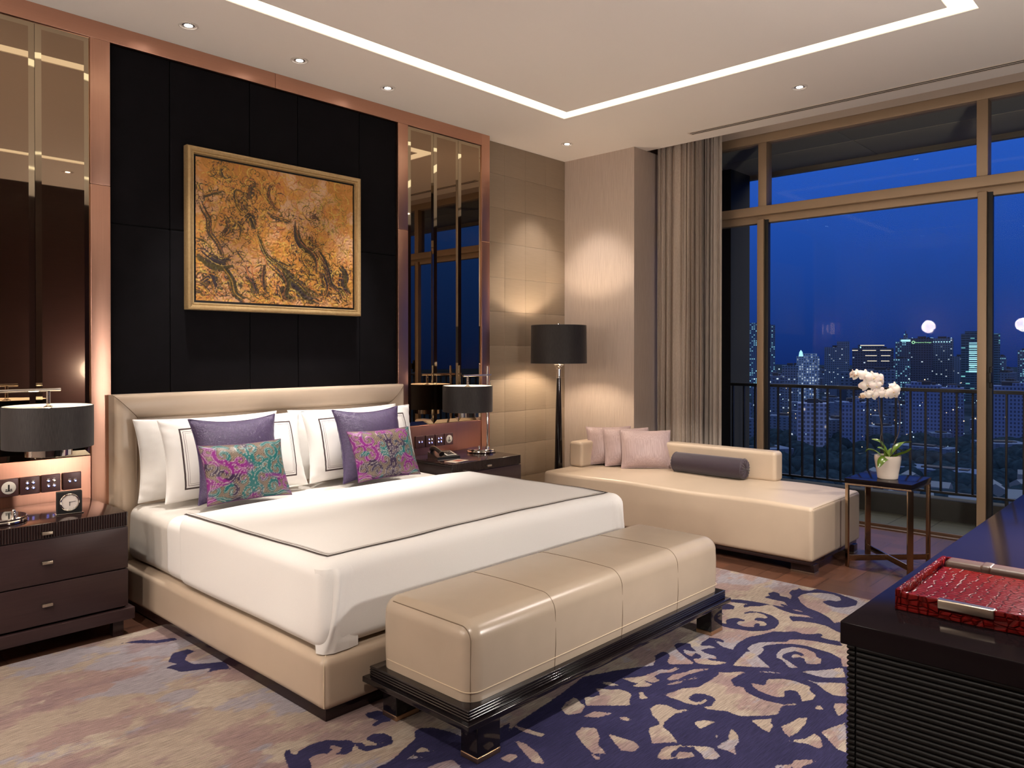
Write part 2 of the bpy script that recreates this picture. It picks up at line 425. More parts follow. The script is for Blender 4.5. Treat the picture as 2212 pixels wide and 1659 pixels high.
RUG=[(1,"4286,1986 4335,1973 4372,1999 4426,1987 4417,1950 4372,1925 4381,1885 4356,1854 4424,1877 4465,1912 4534,1921 4552,1902 4603,1908 4572,1880 4587,1837 4652,1822 4673,1772 4649,1689 4619,1617 4590,1559 4506,1538 4437,1564 4388,1605 4400,1663 4441,1706 4497,1683 4498,1645 4543,1634 4591,1660 4617,1711 4597,1772 4550,1822 4483,1841 4423,1839 4341,1788 4276,1723 4249,1648 4199,1577 4120,1511 4153,1518 4174,1496 4002,1434 4020,1475 4059,1534 4061,1595 4041,1659 4006,1697 4042,1723 4072,1746 4107,1686 4128,1653 4120,1618 4151,1673 4124,1747 4142,1820 4175,1880 4172,1907 4115,1932 4078,1972 4032,1984 4067,2007 4109,1999 4087,2047 4066,2119 4094,2134 4151,2067 4172,1994 4185,1913 4197,1844 4199,1818 4225,1863 4244,1854 4231,1820 4285,1860 4281,1928"),
(0,"4194,1776 4204,1742 4186,1703 4181,1755"),
(1,"3981,2111 4034,2079 4020,2033 3969,2016 3914,2064"),
(1,"3834,2080 3885,2060 3855,2012 3828,2030"),
(1,"3755,2063 3737,2027 3725,1975 3727,1931 3777,1963 3822,1958 3854,1935 3851,1884 3830,1885 3812,1903 3775,1901 3755,1869 3763,1830 3784,1808 3834,1827 3865,1815 3848,1801 3818,1803 3838,1770 3871,1777 3900,1809 3879,1843 3902,1862 3939,1855 3946,1825 3968,1813 4004,1852 4005,1897 3965,1928 3918,1933 3958,1948 4005,1931 4030,1881 4018,1815 3976,1761 3923,1732 3839,1718 3772,1739 3718,1787 3696,1851 3681,1897 3686,1954 3700,2013 3728,2048"),
(1,"1628,1732 1895,1921 2184,2009 2482,2044 2686,2081 2841,2016 3023,1912 3149,1793 3342,1525 3497,1375 3627,1236 2513,786"),
(1,"1773,2052 1986,2013 2160,2035 1726,1626 1529,1837"),
(0,"3273,1657 3286,1616 3313,1564 3349,1525 3395,1575 3391,1620 3364,1665"),
(0,"2780,1724 2827,1710 2885,1698 2945,1652 3009,1654 3110,1653 3142,1666 3165,1635 3212,1599 3226,1577 3157,1589 3101,1589 3052,1544 3076,1519 3038,1485 3022,1441 3016,1389 3032,1325 3079,1286 3066,1277 3023,1317 2980,1313 2932,1299 2884,1339 2821,1401 2817,1432 2823,1458 2804,1490 2783,1529 2793,1547 2816,1528 2884,1541 2901,1570 2898,1609 2873,1636 2826,1638 2803,1617 2808,1587 2862,1577 2852,1564 2809,1564 2785,1578 2772,1615 2775,1658 2771,1697"),
(0,"3200,1470 3225,1469 3269,1429 3284,1380 3274,1307 3238,1296 3200,1251 3155,1252 3112,1274 3147,1296 3188,1324 3188,1355 3155,1371 3102,1344 3078,1375 3079,1410 3084,1448 3101,1479 3136,1512 3147,1462 3170,1456"),
(0,"3254,1557 3286,1526 3314,1489 3328,1440 3302,1476 3275,1521"),
(0,"3401,1397 3448,1368 3526,1319 3584,1285 3474,1230 3407,1297 3401,1342"),
(0,"3334,1346 3334,1307 3414,1209 3285,1160 3256,1203 3281,1249 3315,1289"),
(0,"2646,1509 2690,1494 2712,1449 2626,1465 2622,1474"),
(0,"2609,1405 2626,1396 2613,1385 2596,1385"),
(0,"2671,1372 2706,1379 2669,1336 2635,1315 2581,1308 2537,1275 2543,1313 2532,1356 2581,1354 2614,1347"),
(0,"2817,1358 2888,1298 2845,1292 2837,1275 2775,1261 2777,1289 2795,1319"),
(0,"2851,1249 2892,1236 2958,1229 2989,1206 2944,1191 2848,1183 2793,1193 2812,1222"),
(0,"2757,1184 2825,1140 2879,1135 2872,1109 2808,1075 2783,1078 2787,1125 2768,1163"),
(0,"2911,1121 2980,1101 3049,1079 2823,996 2824,1030 2864,1071"),
(0,"3096,1217 3130,1209 3101,1184 3078,1203"),
(0,"3159,1167 3190,1168 3219,1136 3148,1111 3081,1118"),
(0,"2684,1697 2702,1667 2695,1606 2722,1594 2724,1575 2660,1601 2574,1596 2534,1579 2517,1537 2474,1478 2442,1507 2399,1539 2485,1611 2553,1599 2591,1663 2638,1701"),
(0,"2383,1492 2418,1492 2461,1459 2486,1423 2524,1373 2519,1356 2487,1311 2456,1322 2435,1345 2461,1373 2478,1418 2450,1453 2386,1454 2373,1450 2371,1427 2418,1437 2445,1399 2425,1377 2363,1422 2320,1467 2346,1480"),
(0,"2539,1150 2577,1139 2605,1109 2643,1110 2679,1081 2698,1051 2644,1067 2607,1076"),
(0,"2790,1947 2853,1902 2940,1880 2991,1873 3007,1843 3035,1837 3057,1838 3054,1817 2995,1820 2956,1851 2908,1855 2892,1838 2894,1812 2846,1820 2841,1863 2833,1861 2830,1814 2798,1816 2771,1840 2752,1870 2797,1861 2788,1898"),
(0,"2695,1992 2722,1963 2723,1912 2696,1936 2689,1971"),
(0,"2625,1979 2644,1954 2661,1919 2693,1891 2696,1850 2683,1822 2636,1801 2598,1772 2475,1904 2534,1956 2556,1927 2592,1919 2616,1945"),
(0,"2417,1976 2502,1985 2493,1954 2465,1924"),
(0,"2726,1818 2739,1804 2719,1783 2706,1756 2680,1769 2678,1786 2706,1797"),
(0,"2919,1797 2979,1803 3037,1776 3091,1765 3143,1722 3143,1711 3086,1736 3025,1754 2951,1763 2915,1779"),
(0,"2860,1772 2899,1762 2946,1745 3026,1717 3025,1701 2998,1712 2955,1736 2915,1734 2887,1747"),
(0,"2390,1964 2483,1956 2470,1901 2407,1879 2357,1910"),
(0,"2389,1856 2458,1847 2498,1782 2426,1806"),
(0,"2478,1750 2507,1729 2496,1688 2474,1722"),
(0,"2266,1793 2321,1803 2353,1760 2302,1706 2257,1680 2229,1620 2194,1657 2222,1718"),
(0,"2353,1710 2354,1670 2366,1600 2352,1560 2303,1558 2283,1597 2323,1665"),
(0,"2152,2005 2168,1947 2184,1871 2160,1868 2140,1948"),
(0,"2073,1932 2081,1886 2066,1812 2025,1735 2004,1774 2045,1870"),
(0,"1941,1876 1988,1878 2005,1842 1949,1833"),
(0,"2180,1654 2196,1620 2169,1615"),
(1,"2842,1984 2881,1937 2947,1932 3011,1925 3077,1955 3103,1980 3173,1979 3181,1950 3146,1921 3091,1903 3043,1842 3019,1843 2998,1877 2940,1880 2868,1892 2809,1932 2798,1961"),
(1,"3279,1981 3320,1984 3356,1935 3317,1905 3286,1859 3270,1885 3267,1923 3223,1884 3216,1849 3268,1853 3255,1815 3218,1805 3197,1828 3166,1795 3166,1756 3202,1717 3270,1685 3254,1725 3235,1754 3247,1791 3260,1768 3269,1743 3299,1769 3297,1813 3314,1856 3362,1839 3388,1811 3400,1844 3358,1888 3424,1899 3491,1904 3512,1862 3502,1825 3478,1823 3475,1864 3442,1825 3425,1790 3425,1745 3515,1765 3629,1765 3707,1730 3793,1707 3827,1661 3874,1621 3861,1585 3888,1547 3931,1519 3915,1498 3878,1499 3875,1455 3889,1403 3831,1373 3818,1424 3807,1490 3783,1553 3744,1595 3699,1596 3654,1645 3602,1691 3537,1705 3479,1697 3472,1669 3442,1684 3358,1672 3278,1660 3236,1648 3122,1771 3155,1799 3185,1857 3230,1928"),
(1,"3542,1655 3589,1650 3646,1617 3694,1565 3718,1503 3712,1439 3708,1382 3672,1320 3574,1280 3516,1311 3453,1356 3410,1408 3367,1439 3337,1502 3356,1529 3397,1580 3434,1624 3483,1623 3542,1638"),
(0,"3520,1566 3593,1574 3658,1549 3679,1491 3657,1436 3614,1415 3603,1385 3548,1371 3527,1385 3503,1411 3527,1434 3556,1444 3559,1470 3532,1486 3512,1471 3536,1502 3561,1508 3584,1494 3573,1464 3591,1460 3613,1481 3615,1517 3572,1536 3526,1542 3494,1526 3475,1490 3452,1457 3432,1424 3403,1454 3436,1482 3475,1522 3474,1547"),
(1,"1431,2453 1458,2485 1470,2478 1456,2447 1461,2422 1489,2442 1540,2450 1596,2438 1625,2402 1657,2373 1654,2343 1674,2327 1682,2314 1664,2301 1694,2275 1723,2265 1748,2270 1735,2268 1708,2281 1701,2321 1706,2343 1743,2347 1774,2319 1778,2282 1752,2234 1722,2240 1677,2252 1649,2261 1640,2292 1649,2323 1635,2328 1621,2302 1587,2297 1563,2323 1566,2335 1591,2328 1603,2351 1594,2382 1579,2398 1573,2363 1541,2347 1535,2363 1509,2375 1482,2370 1468,2336 1439,2283 1387,2338 1414,2403"),
(1,"1600,2148 1657,2144 1701,2155 1777,2186 1825,2199 1856,2242 1887,2255 1929,2222 1950,2153 1960,2076 1901,2002 1864,1903 1803,1840 1548,2112"),
(0,"1770,2132 1805,2140 1817,2082 1794,2106 1766,2121"),
(0,"1708,2113 1745,2119 1767,2079 1744,2095"),
(0,"1725,2019 1759,2016 1824,1994 1812,1940 1789,1909 1699,2005"),
(1,"1785,2410 1821,2419 1806,2471 1821,2504 1872,2487 1884,2424 1851,2375 1822,2394 1791,2386 1777,2389"),
(1,"1413,3991 1470,3981 1526,3960 1568,3902 1647,3870 1649,3828 1562,3857 1508,3915 1458,3968"),
(1,"1499,3589 1558,3676 1628,3674 1643,3621 1599,3609 1562,3555 1567,3482 1622,3435 1683,3403 1657,3299 1624,3334 1568,3341 1606,3375 1554,3398 1491,3434 1479,3490 1460,3531 1498,3535 1521,3532"),
]
ART=[(25,[(0.603,0.644),(0.607,0.568),(0.621,0.502),(0.656,0.455),(0.706,0.419),(0.741,0.362),(0.748,0.258)]),
(20,[(0.344,0.522),(0.365,0.467),(0.393,0.389),(0.428,0.335),(0.485,0.308),(0.542,0.289),(0.599,0.303)]),
(45,[(0.428,0.319),(0.506,0.235),(0.542,0.188),(0.612,0.134),(0.669,0.078),(0.755,0.057)]),
(18,[(0.012,0.702),(0.04,0.629),(0.068,0.571),(0.074,0.486),(0.116,0.413),(0.151,0.33),(0.187,0.263)]),
(50,[(0.017,0.332),(0.08,0.277),(0.137,0.258),(0.201,0.28)]),
(35,[(0.151,0.244),(0.2,0.161),(0.221,0.066),(0.271,0.021)]),
(14,[(0.203,0.59),(0.245,0.564),(0.259,0.518),(0.244,0.452)]),
(18,[(0.174,0.602),(0.181,0.524),(0.145,0.464)]),
(25,[(0.281,0.602),(0.309,0.638),(0.33,0.577),(0.344,0.546)]),
(12,[(0.459,0.895),(0.431,0.873),(0.423,0.805),(0.458,0.729),(0.494,0.702)]),
(16,[(0.409,0.679),(0.458,0.654),(0.529,0.641),(0.585,0.633)]),
(14,[(0.527,0.186),(0.584,0.2),(0.641,0.153),(0.691,0.088),(0.747,0.065)]),
(28,[(0.748,0.433),(0.791,0.368),(0.819,0.283),(0.84,0.187),(0.897,0.129)]),
(45,[(0.897,0.318),(0.933,0.259),(0.925,0.168),(0.968,0.099)]),
(40,[(0.506,0.252),(0.541,0.171),(0.527,0.069),(0.584,0.03)]),
(10,[(0.155,0.954),(0.141,0.928),(0.148,0.897),(0.169,0.878)]),
(12,[(0.26,0.8),(0.225,0.801),(0.225,0.737),(0.246,0.677),(0.302,0.637)]),
(15,[(0.034,0.736),(0.083,0.76),(0.154,0.796)]),
(30,[(0.286,0.183),(0.328,0.138),(0.342,0.057)]),
(8,[(0.642,0.411),(0.641,0.351),(0.684,0.295),(0.712,0.341),(0.684,0.399),(0.642,0.411)]),
(10,[(0.003,0.439),(0.046,0.421),(0.081,0.386)]),
(30,[(0.044,0.134),(0.087,0.168),(0.114,0.084)]),
(35,[(0.79,0.262),(0.812,0.176),(0.797,0.086)]),
(12,[(0.706,0.688),(0.72,0.708),(0.756,0.679),(0.763,0.645)]),
(16,[(0.699,0.557),(0.706,0.497),(0.748,0.477)]),
(12,[(0.36,0.883),(0.317,0.851),(0.31,0.784),(0.324,0.738)]),
(10,[(0.274,0.713),(0.288,0.684),(0.316,0.672)]),
(22,[(0.4,0.283),(0.392,0.184),(0.413,0.062)])]
# ---------------------------------------------------------------- room shell
ZC = 3.323
XW = 6.66
struct(MB().box(-1.6, 6.68, -.5, 4.9, -.1, 0).build('floor', 'floor', smooth=0))
cb = MB()
for x0, x1, y0, y1 in ((-1.5, .57, -.4, 4.8), (4.79, 6.08, -.4, 4.8), (.57, 4.79, -.4, 1.0), (.57, 4.79, 3.906, 4.8), (.695, 4.665, 1.125, 3.781)):
    cb.box(x0, x1, y0, y1, ZC, ZC+.09)
cb.box(.5, 4.86, .93, 3.98, ZC+.09, ZC+.12)
cb.box(6.0, 6.08, -.4, 4.8, ZC+.09, 3.72); cb.box(6.0, 6.8, -.4, 4.8, 3.72, 3.8)
struct(cb.build('ceiling', 'ceiling', smooth=0))
struct(MB().box(-1.5, 6.8, 4.80, 4.9, 0, 3.8).build('wall_north', 'plaster', smooth=0))
struct(MB().box(-1.6, -1.5, -.5, 4.9, 0, 3.8).build('wall_west', 'wallpaper', smooth=0))
struct(MB().box(-1.5, 6.8, -.45, -.3, 0, 3.8).build('wall_south', 'espresso_satin', smooth=0))
wb = MB().box(6.66, 6.82, -.4, 4.8, 3.44, 3.8)
struct(wb.build('wall_east', 'plaster', smooth=0))
struct(MB().box(5.87, 6.66, 3.965, 4.80, 0, ZC).box(6.6, 6.82, 4.3, 4.80, 0, 3.8).build('wall_column', 'wallpaper', smooth=0))
# leather tile wall between the copper post and the column
tb = MB()
xs = [4.721, 5.012, 5.293, 5.584, 5.87]; z = 0.0
zs = [0.0, .30, .607, .909, 1.204, 1.508, 1.813, 2.118, 2.432, 2.741, 3.042, 3.323]
for a, b in zip(xs, xs[1:]):
    for c, d in zip(zs, zs[1:]): tb.rbox(a+.0005, b-.0005, 4.78, 4.80, c+.0005, d-.0005, .0016, 2)
struct(tb.build('wall_tiles', 'tile'))
# copper framework
def trim(i, mat, x0, x1, y0, z0, z1, r=.002, y1=4.80):
    struct(MB().rbox(x0, x1, y0, y1, z0, z1, r).build('trim_%d' % i, mat))
trim(1, 'copper_h', .50, 2.677, 4.68, 3.223, ZC); trim(2, 'copper_h', 2.679, 4.6235, 4.68, 3.223, ZC)
k = 3
for x0, x1, zt in ((1.531, 1.636, 3.2225), (3.718, 3.816, 3.2225), (4.624, 4.721, ZC)):
    trim(k, 'copper_v', x0, x1, 4.68, 0, 2.399); trim(k+1, 'copper_v', x0, x1, 4.68, 2.401, zt); k += 2
trim(9, 'copper_polished', .50, 1.5295, 4.686, 0, .868); trim(10, 'copper_polished', 3.8175, 4.6225, 4.686, 0, .868)
trim(11, 'copper_v', .50, .715, 4.68, .87, 3.2225)
# midnight velvet panelling above the headboard
vb = MB(); vx = [1.637, 1.983, 2.504, 2.86, 3.373, 3.717]; vz = [.05, 1.16, 2.195, 3.222]
for a, b in zip(vx, vx[1:]):
    for c, d in zip(vz, vz[1:]): vb.rbox(a+.001, b-.001, 4.70, 4.80, c+.001, d-.001, .010, 3)
struct(vb.build('wall_velvet', 'velvet'))

# mirrors: bevelled bronze panes, each a thing
def mirror(x0, x1, label):
    t = thing('mirror_panel', label, 'mirror', ((x0+x1)/2, 4.70, .872), 0, 'bevelled bronze mirror panels')
    z0, z1 = .872, 3.2205; b = .030; yb, yf = 4.6895, 4.6845
    o = [(x0, yb, z0), (x1, yb, z0), (x1, yb, z1), (x0, yb, z1)]; i = [(x0+b, yf, z0+b), (x1-b, yf, z0+b), (x1-b, yf, z1-b), (x0+b, yf, z1-b)]
    MB().add(i, [[0, 1, 2, 3]]).build('mirror_glass', 'mirror', t, smooth=0)
    MB().add(o+i+[(x, 4.7995, z) for x, y, z in o], [[0, 1, 5, 4], [1, 2, 6, 5], [2, 3, 7, 6], [3, 0, 4, 7], [1, 0, 8, 9], [2, 1, 9, 10], [3, 2, 10, 11], [0, 3, 11, 8]]).build('bevel', 'mirror_edge', t, smooth=0)
mirror(.990, 1.2575, 'tall bronze mirror panel cut by the left photo edge above the left lamp')
mirror(1.2595, 1.530, 'tall bronze mirror panel beside the copper post left of the bed')
mirror(.7195, .988, 'tall bronze mirror panel furthest left, next to outer copper post')
mirror(3.817, 4.086, 'tall bronze mirror panel nearest the headboard behind the right bedside lamp')
mirror(4.088, 4.355, 'middle one of three bronze mirror panels right of the velvet wall')
mirror(4.357, 4.6235, 'tall bronze mirror panel next to the leather tiled wall')

# cove light slot in the ceiling
cv = thing('cove_light', 'rectangular warm light slot glowing in the ceiling around the centre panel', 'ceiling light', (2.68, 2.45, ZC))
M['cove'] = emit('cove_diffuser', (1., .90, .68), LIGHTS['cove'])
for x0, x1, y0, y1 in ((.57, 4.79, 3.781, 3.906), (.57, 4.79, 1.0, 1.125), (4.665, 4.79, 1.125, 3.781), (.57, .695, 1.125, 3.781)):
    MB().box(x0+.001, x1-.001, y0+.001, y1-.001, ZC+.005, ZC+.02).build('diffuser', 'cove', cv, smooth=0)
# slot air grille near the window
M['grille'] = simple('grille_paint', (.66, .57, .48), .6); M['grille_dark'] = simple('grille_gap', (.012, .009, .007), .8)
gv = thing('air_grille', 'long double slot air grille in the ceiling along the window', 'air vent', (5.85, 1.5, ZC))
gb = MB()
for x0, x1 in ((5.812, 5.822), (5.845, 5.853), (5.876, 5.886)): gb.box(x0, x1, -.2, 3.385, ZC-.004, ZC-.0005)
gb.box(5.822, 5.876, 3.372, 3.385, ZC-.004, ZC-.0005)
gb.build('grille_frame', 'grille', gv, smooth=0)
for x0, x1 in ((5.822, 5.845), (5.853, 5.876)): MB().box(x0, x1, -.2, 3.372, ZC-.0015, ZC-.0005).build('slot', 'grille_dark', gv, smooth=0)

# downlights
M['trim_white'] = simple('downlight_ring', (.72, .66, .60), .4)
M['lens'] = emit('downlight_lens', (1., .93, .86), 14.)
M['cup'] = simple('downlight_cup', (.55, .54, .55), .25, .8)
def downlight(x, y, label, power, size=52, blend=.55, col=(1., .89, .79), aim=(0, 0)):
    t = thing('downlight', label, 'ceiling light', (x, y, ZC), 0, 'recessed ceiling downlights')
    MB().lathe([(.055, -.0005), (.055, -.004), (.050, -.006), (.046, -.006), (.044, -.001)], 32).build('ring', 'trim_white', t, local=True)
    MB().lathe([(.044, -.0006), (.030, -.0012), (.024, -.0020)], 32, caps=False).build('cup', 'cup', t, local=True)
    MB().lathe([(.0, -.0030), (.022, -.0030), (.022, -.0006)], 24, caps=False).build('lens', 'lens', t, local=True)
    L = bpy.data.lights.new('downlight_lamp', 'SPOT'); L.energy = power; L.color = col; L.spot_size = math.radians(size); L.spot_blend = blend; L.shadow_soft_size = .035
    o = bpy.data.objects.new('downlight_lamp', L); COL.objects.link(o); o.parent = t; o.location = (0, 0, -.04)
    d = Vector((aim[0], aim[1], -1)); o.rotation_euler = d.to_track_quat('-Z', 'Y').to_euler()
    return t
DL = LIGHTS['dl']
downlight(1.947, 4.361, 'recessed downlight nearest the left photo edge above the bed', DL[0], 43, .75, (1., .92, .86), (.09, -.03))
downlight(2.666, 4.361, 'recessed downlight above the painting, middle of the bed row', DL[1], 43, .75, (1., .92, .86), (.0, -.03))
downlight(3.372, 4.361, 'recessed downlight above the right half of the headboard', DL[2], 43, .75, (1., .92, .86), (-.10, -.03))
downlight(5.377, 4.352, 'small bright downlight in the ceiling corner above the floor lamp', DL[3], 75, .5)
downlight(5.346, 2.22, 'bright downlight between the light slot and the window grille', DL[4], 70, .6)
for x, y, p, sz, am in DL[5]:  # added out-of-view spots, aimed to brighten bed, bench, rug and daybed
    downlight(x, y, 'unseen recessed downlight added as fill on the camera side of the room', p, sz, .6, aim=am)

# ---------------------------------------------------------------- window wall and balcony
M['sill'] = simple('sill_timber', (.10, .052, .03), .35)
w = tag(thing('window_1', None, None, (XW, 1.7, 0)), kind='structure')
fr = MB()
fr.rbox(6.66, 6.78, -.30, 4.3, 3.36, 3.44, .004)                      # head
fr.rbox(6.645, 6.78, -.30, 4.3, 2.70, 2.78, .004)                     # transom
fr.rbox(6.70, 6.78, -.30, 4.3, 2.635, 2.70, .003)                     # track header
for y0, y1 in ((3.071, 3.150), (1.328, 1.404), (-.30, -.24)): fr.rbox(6.665, 6.78, y0, y1, 2.78, 3.36, .003)
fr.build('window_frame', 'bronze_frame', w)
MB().rbox(6.64, 6.80, -.30, 4.3, 0.0, .010, .003).rbox(6.70, 6.715, -.30, 4.3, .010, .030, .002).build('sill_track', 'sill', w)
for y0, y1 in ((3.099, 3.161), (1.335, 1.396)):
    MB().rbox(6.668, 6.725, y0, y1, .03, 2.665, .003).build('sliding_stile', 'bronze_frame', w)
    MB().rbox(6.69, 6.735, y0-.036, y0, .03, 2.66, .002).build('gasket', 'rubber_black', w)
for y0, y1 in ((-.25, 1.36), (1.36, 3.12), (3.12, 4.3)):
    MB().box(6.726, 6.732, y0, y1, .02, 2.70).build('glass_pane', 'glass', w, smooth=0)
for y0, y1 in ((-.25, 1.34), (1.40, 3.09), (3.14, 4.3)):
    MB().box(6.726, 6.732, y0, y1, 2.78, 3.36).build('glass_pane', 'glass', w, smooth=0)
MB().rbox(6.655, 6.69, 1.292, 1.312, 1.18, 1.34, .006).rbox(6.62, 6.66, 1.292, 1.312, 1.22, 1.30, .006).build('door_handle', 'rubber_black', w)

def mat_balcony():
    n = N('balcony_tile'); v = n.coord(); b = n.new('ShaderNodeTexBrick', {'offset': 0.0}, Vector=v, Color1=(.12, .115, .085), Color2=(.10, .10, .075), Mortar=(.03, .03, .025), Scale=1.)
    b.inputs['Mortar Size'].default_value = .006; b.inputs['Brick Width'].default_value = .3; b.inputs['Row Height'].default_value = .3
    n.bsdf(Base_Color=b.outputs[0], Roughness=.6); return n.m
M['balcony'] = mat_balcony(); M['concrete'] = simple('dark_render', (.05, .048, .042), .85); M['rail'] = simple('railing_paint', (.012, .012, .012), .5)
M['soffit'] = simple('soffit_board', (.34, .32, .25), .8)
struct(MB().box(6.80, 7.39, -3, 5.2, -.15, -.005).build('balcony_floor', 'balcony', smooth=0))
struct(MB().box(7.385, 7.56, -3, 3.95, -.4, .17).build('balcony_wall', 'concrete', smooth=0))
sb = MB()
for i in range(6): sb.rbox(6.82, 7.5, -3.2+i*1.45, -1.755+i*1.45, 3.45, 3.52, .006); sb.rbox(7.51, 8.2, -3.2+i*1.45, -1.755+i*1.45, 3.45, 3.52, .006)
sb.box(6.80, 8.2, -3.2, 5.6, 3.52, 3.7); sb.box(8.20, 8.26, -3.2, 5.6, 3.40, 3.9)
struct(sb.build('balcony_ceiling', 'soffit'))
struct(MB().box(7.75, 8.2, 3.975, 5.4, -1, 3.52).box(6.82, 7.75, 4.35, 5.4, -1, 3.52).build('balcony_pillar', 'concrete', smooth=0))
rl = thing('balcony_railing', 'black balcony railing of flat upright bars beyond the window', 'railing', (7.45, 1, .17))
MB().rbox(7.42, 7.48, -2.6, 3.81, 1.10, 1.13, .003).build('handrail', 'rail', rl)
MB().rbox(7.43, 7.47, -2.6, 3.81, .215, .235, .003).build('bottom_rail', 'rail', rl)
b0 = MB().rbox(7.436, 7.464, 3.785, 3.80, .235, 1.10, .002).build('baluster', 'rail', rl)
for i in range(1, 52):
    c = b0.copy(); COL.objects.link(c); c.location.y -= .1225*i
for y in (3.79, 1.34, -1.11): MB().rbox(7.435, 7.465, y-.012, y+.012, .16, .22, .002).build('post_foot', 'rail', rl)

# ---------------------------------------------------------------- curtains
def curtain(name, path, folds, amp, z0, z1, mat, label, seed):
    r = random.Random(seed); p = smooth_line(path, 24); n = len(p); s = np.linspace(0, 1, n*6)
    px = np.interp(s, np.linspace(0, 1, n), p[:, 0]); py = np.interp(s, np.linspace(0, 1, n), p[:, 1])
    dx, dy = np.gradient(px), np.gradient(py); ln = np.hypot(dx, dy); nx, ny = -dy/ln, dx/ln
    ph = np.cumsum([1+.55*math.sin(9*t+seed)+.35*math.sin(23*t) for t in s]); ph = ph/ph[-1]*folds*2*PI
    zz = np.linspace(z0, z1, 40); P = np.zeros((len(s), len(zz), 3))
    for k, zv in enumerate(zz):
        h = (z1-zv)/(z1-z0); a = amp*(.55+.45*h)
        d = a*(np.sin(ph)+.35*np.sin(2.3*ph+3*h)+.18*np.sin(5*ph+h*4)); e = .35*a*np.sin(2*ph+1)
        P[:, k, 0] = px+nx*d+dx/ln*e; P[:, k, 1] = py+ny*d+dy/ln*e; P[:, k, 2] = zv
    o = MB().grid(P).build(name, mat, smooth=180); return tag(o, label, 'curtain')
curtain('curtain', [(6.20, 3.93), (6.22, 3.78), (6.20, 3.62), (6.25, 3.50)], 8.5, .034, .015, 3.66, 'curtain', 'heavy taupe drape gathered beside the wallpapered column', 1)
curtain('sheer_curtain', [(6.46, 3.74), (6.44, 3.58), (6.42, 3.45), (6.42, 3.385)], 5, .018, .02, 3.66, 'sheer', 'sheer grey curtain gathered against the window, right of the heavy drape', 3)
# ---------------------------------------------------------------- bed
BX0, BX1, BF = 1.645, 3.715, 2.53
bed = thing('bed', 'king size bed with tan leather base and padded tan leather headboard', 'bed', (2.68, 3.56, .012))
bx('plinth', 'espresso', bed, BX0+.027, BX1-.027, BF+.025, 4.60, .0125, .062, .003)
def wob(P):
    P = P.copy(); P[:, 0] += .003*np.sin(P[:, 1]*5.); P[:, 1] += .002*np.sin(P[:, 0]*6); return P
base = bx('bed_base', 'tan_leather', bed, BX0, BX1, BF, 4.59, .06, .268, .034, 5, n=(20, 20, 2), deform=wob)
sm = MB()
for sx in (BX0, BX1):
    s = 1 if sx == BX0 else -1
    sm.tube([(sx+s*.0085, BF+.0085, .075), (sx+s*.0085, BF+.0085, .232), (sx+s*.016, BF+.016, .255), (sx+s*.032, BF+.032, .2685)], .0028, 8)
sm.build('corner_piping', 'piping', base)
prof = [(0, 4.699), (0, 4.63), (.006, 4.612), (.022, 4.602), (.05, 4.596), (.08, 4.596), (.11, 4.602), (.128, 4.612), (.138, 4.628), (.14, 4.66)]
hx0, hx1, hz = 1.622, 3.722, 1.206
P = np.array([[(hx0+w_, y, .02), (hx0+w_, y, hz-w_), (hx1-w_, y, hz-w_), (hx1-w_, y, .02)] for w_, y in prof])
hb = MB().grid(P.transpose(1, 0, 2)[:, ::-1]).build('headboard', 'tan_leather', bed, smooth=30)
bx('headboard_panel', 'tan_leather', bed, 1.757, 3.587, 4.642, 4.699, .02, 1.071, .012, 3)
sm = MB()
for s, x in ((1, hx0), (-1, hx1)): sm.tube([(x+s*w_, y-.0012, hz-w_) for w_, y in prof[1:]], .0016, 6)
sm.build('mitre_seam', 'seam', hb)

def clothwave(a, seed):
    def f(P):
        P = P.copy(); s = seed
        n = np.sin(P[:, 0]*7.1+s)*np.sin(P[:, 1]*5.3+2*s)+.5*np.sin(P[:, 0]*13+P[:, 1]*9+s)+.3*np.sin(P[:, 1]*21+P[:, 2]*11+s)
        P[:, 2] += a*n*np.clip((P[:, 2]-.28)/.1, 0, 1)
        P[:, 0] += a*.7*np.sin(P[:, 1]*8+P[:, 2]*14+s)*(np.abs(P[:, 0]-2.68) > .95)
        P[:, 1] += a*.7*np.sin(P[:, 0]*8+P[:, 2]*14+s)*(P[:, 1] < 2.62)
        return P
    return f
mt = bx('mattress', 'sheet_satin', None, 1.685, 3.682, 2.585, 4.588, .2685, .575, .06, 5, n=(30, 30, 6), deform=clothwave(.004, 1.))
tag(mt, 'thick mattress in a satin sheet showing at the head of the bed', 'mattress')
def top_crown(amp):
    def f(P):
        P = clothwave(.0022, 4.)(P); t = np.clip((P[:, 2]-.5)/.1, 0, 1)
        P[:, 2] += t*amp*(1-((P[:, 0]-2.68)/1.03)**2)*(1-((P[:, 1]-3.3)/1.2)**2*.3); return P
    return f
sh = bx('top_sheet', 'linen', None, 1.676, 3.69, 2.578, 4.07, .2688, .592, .065, 5, n=(30, 24, 6), deform=clothwave(.0016, 2.), skip_bottom=True)
tag(sh, 'white top sheet folded over the mattress just behind the duvet edge', 'sheet')
DX0, DX1, DY0, DY1, DZ, DR = 1.655, 3.70, 2.552, 3.865, .630, .062
def duv(P):
    P = top_crown(.018)(P)
    # bulging corner folds at the foot
    for cx_ in (DX0, DX1):
        d = np.hypot(P[:, 0]-cx_, P[:, 1]-DY0); g = np.exp(-(d/.11)**2)*np.clip((.62-P[:, 2])/.2, 0, 1)*np.clip((P[:, 2]-.26)/.1, 0, 1)
        P[:, 0] += -.012*g*np.sign(2.68-cx_); P[:, 1] -= .012*g
    g2 = np.exp(-((P[:, 2]-.27)/.03)**2); P[:, 1] += .012*g2*(P[:, 1] < 2.6); P[:, 0] += .010*g2*((P[:, 0] < 1.7)*1.-(P[:, 0] > 3.66))
    return P
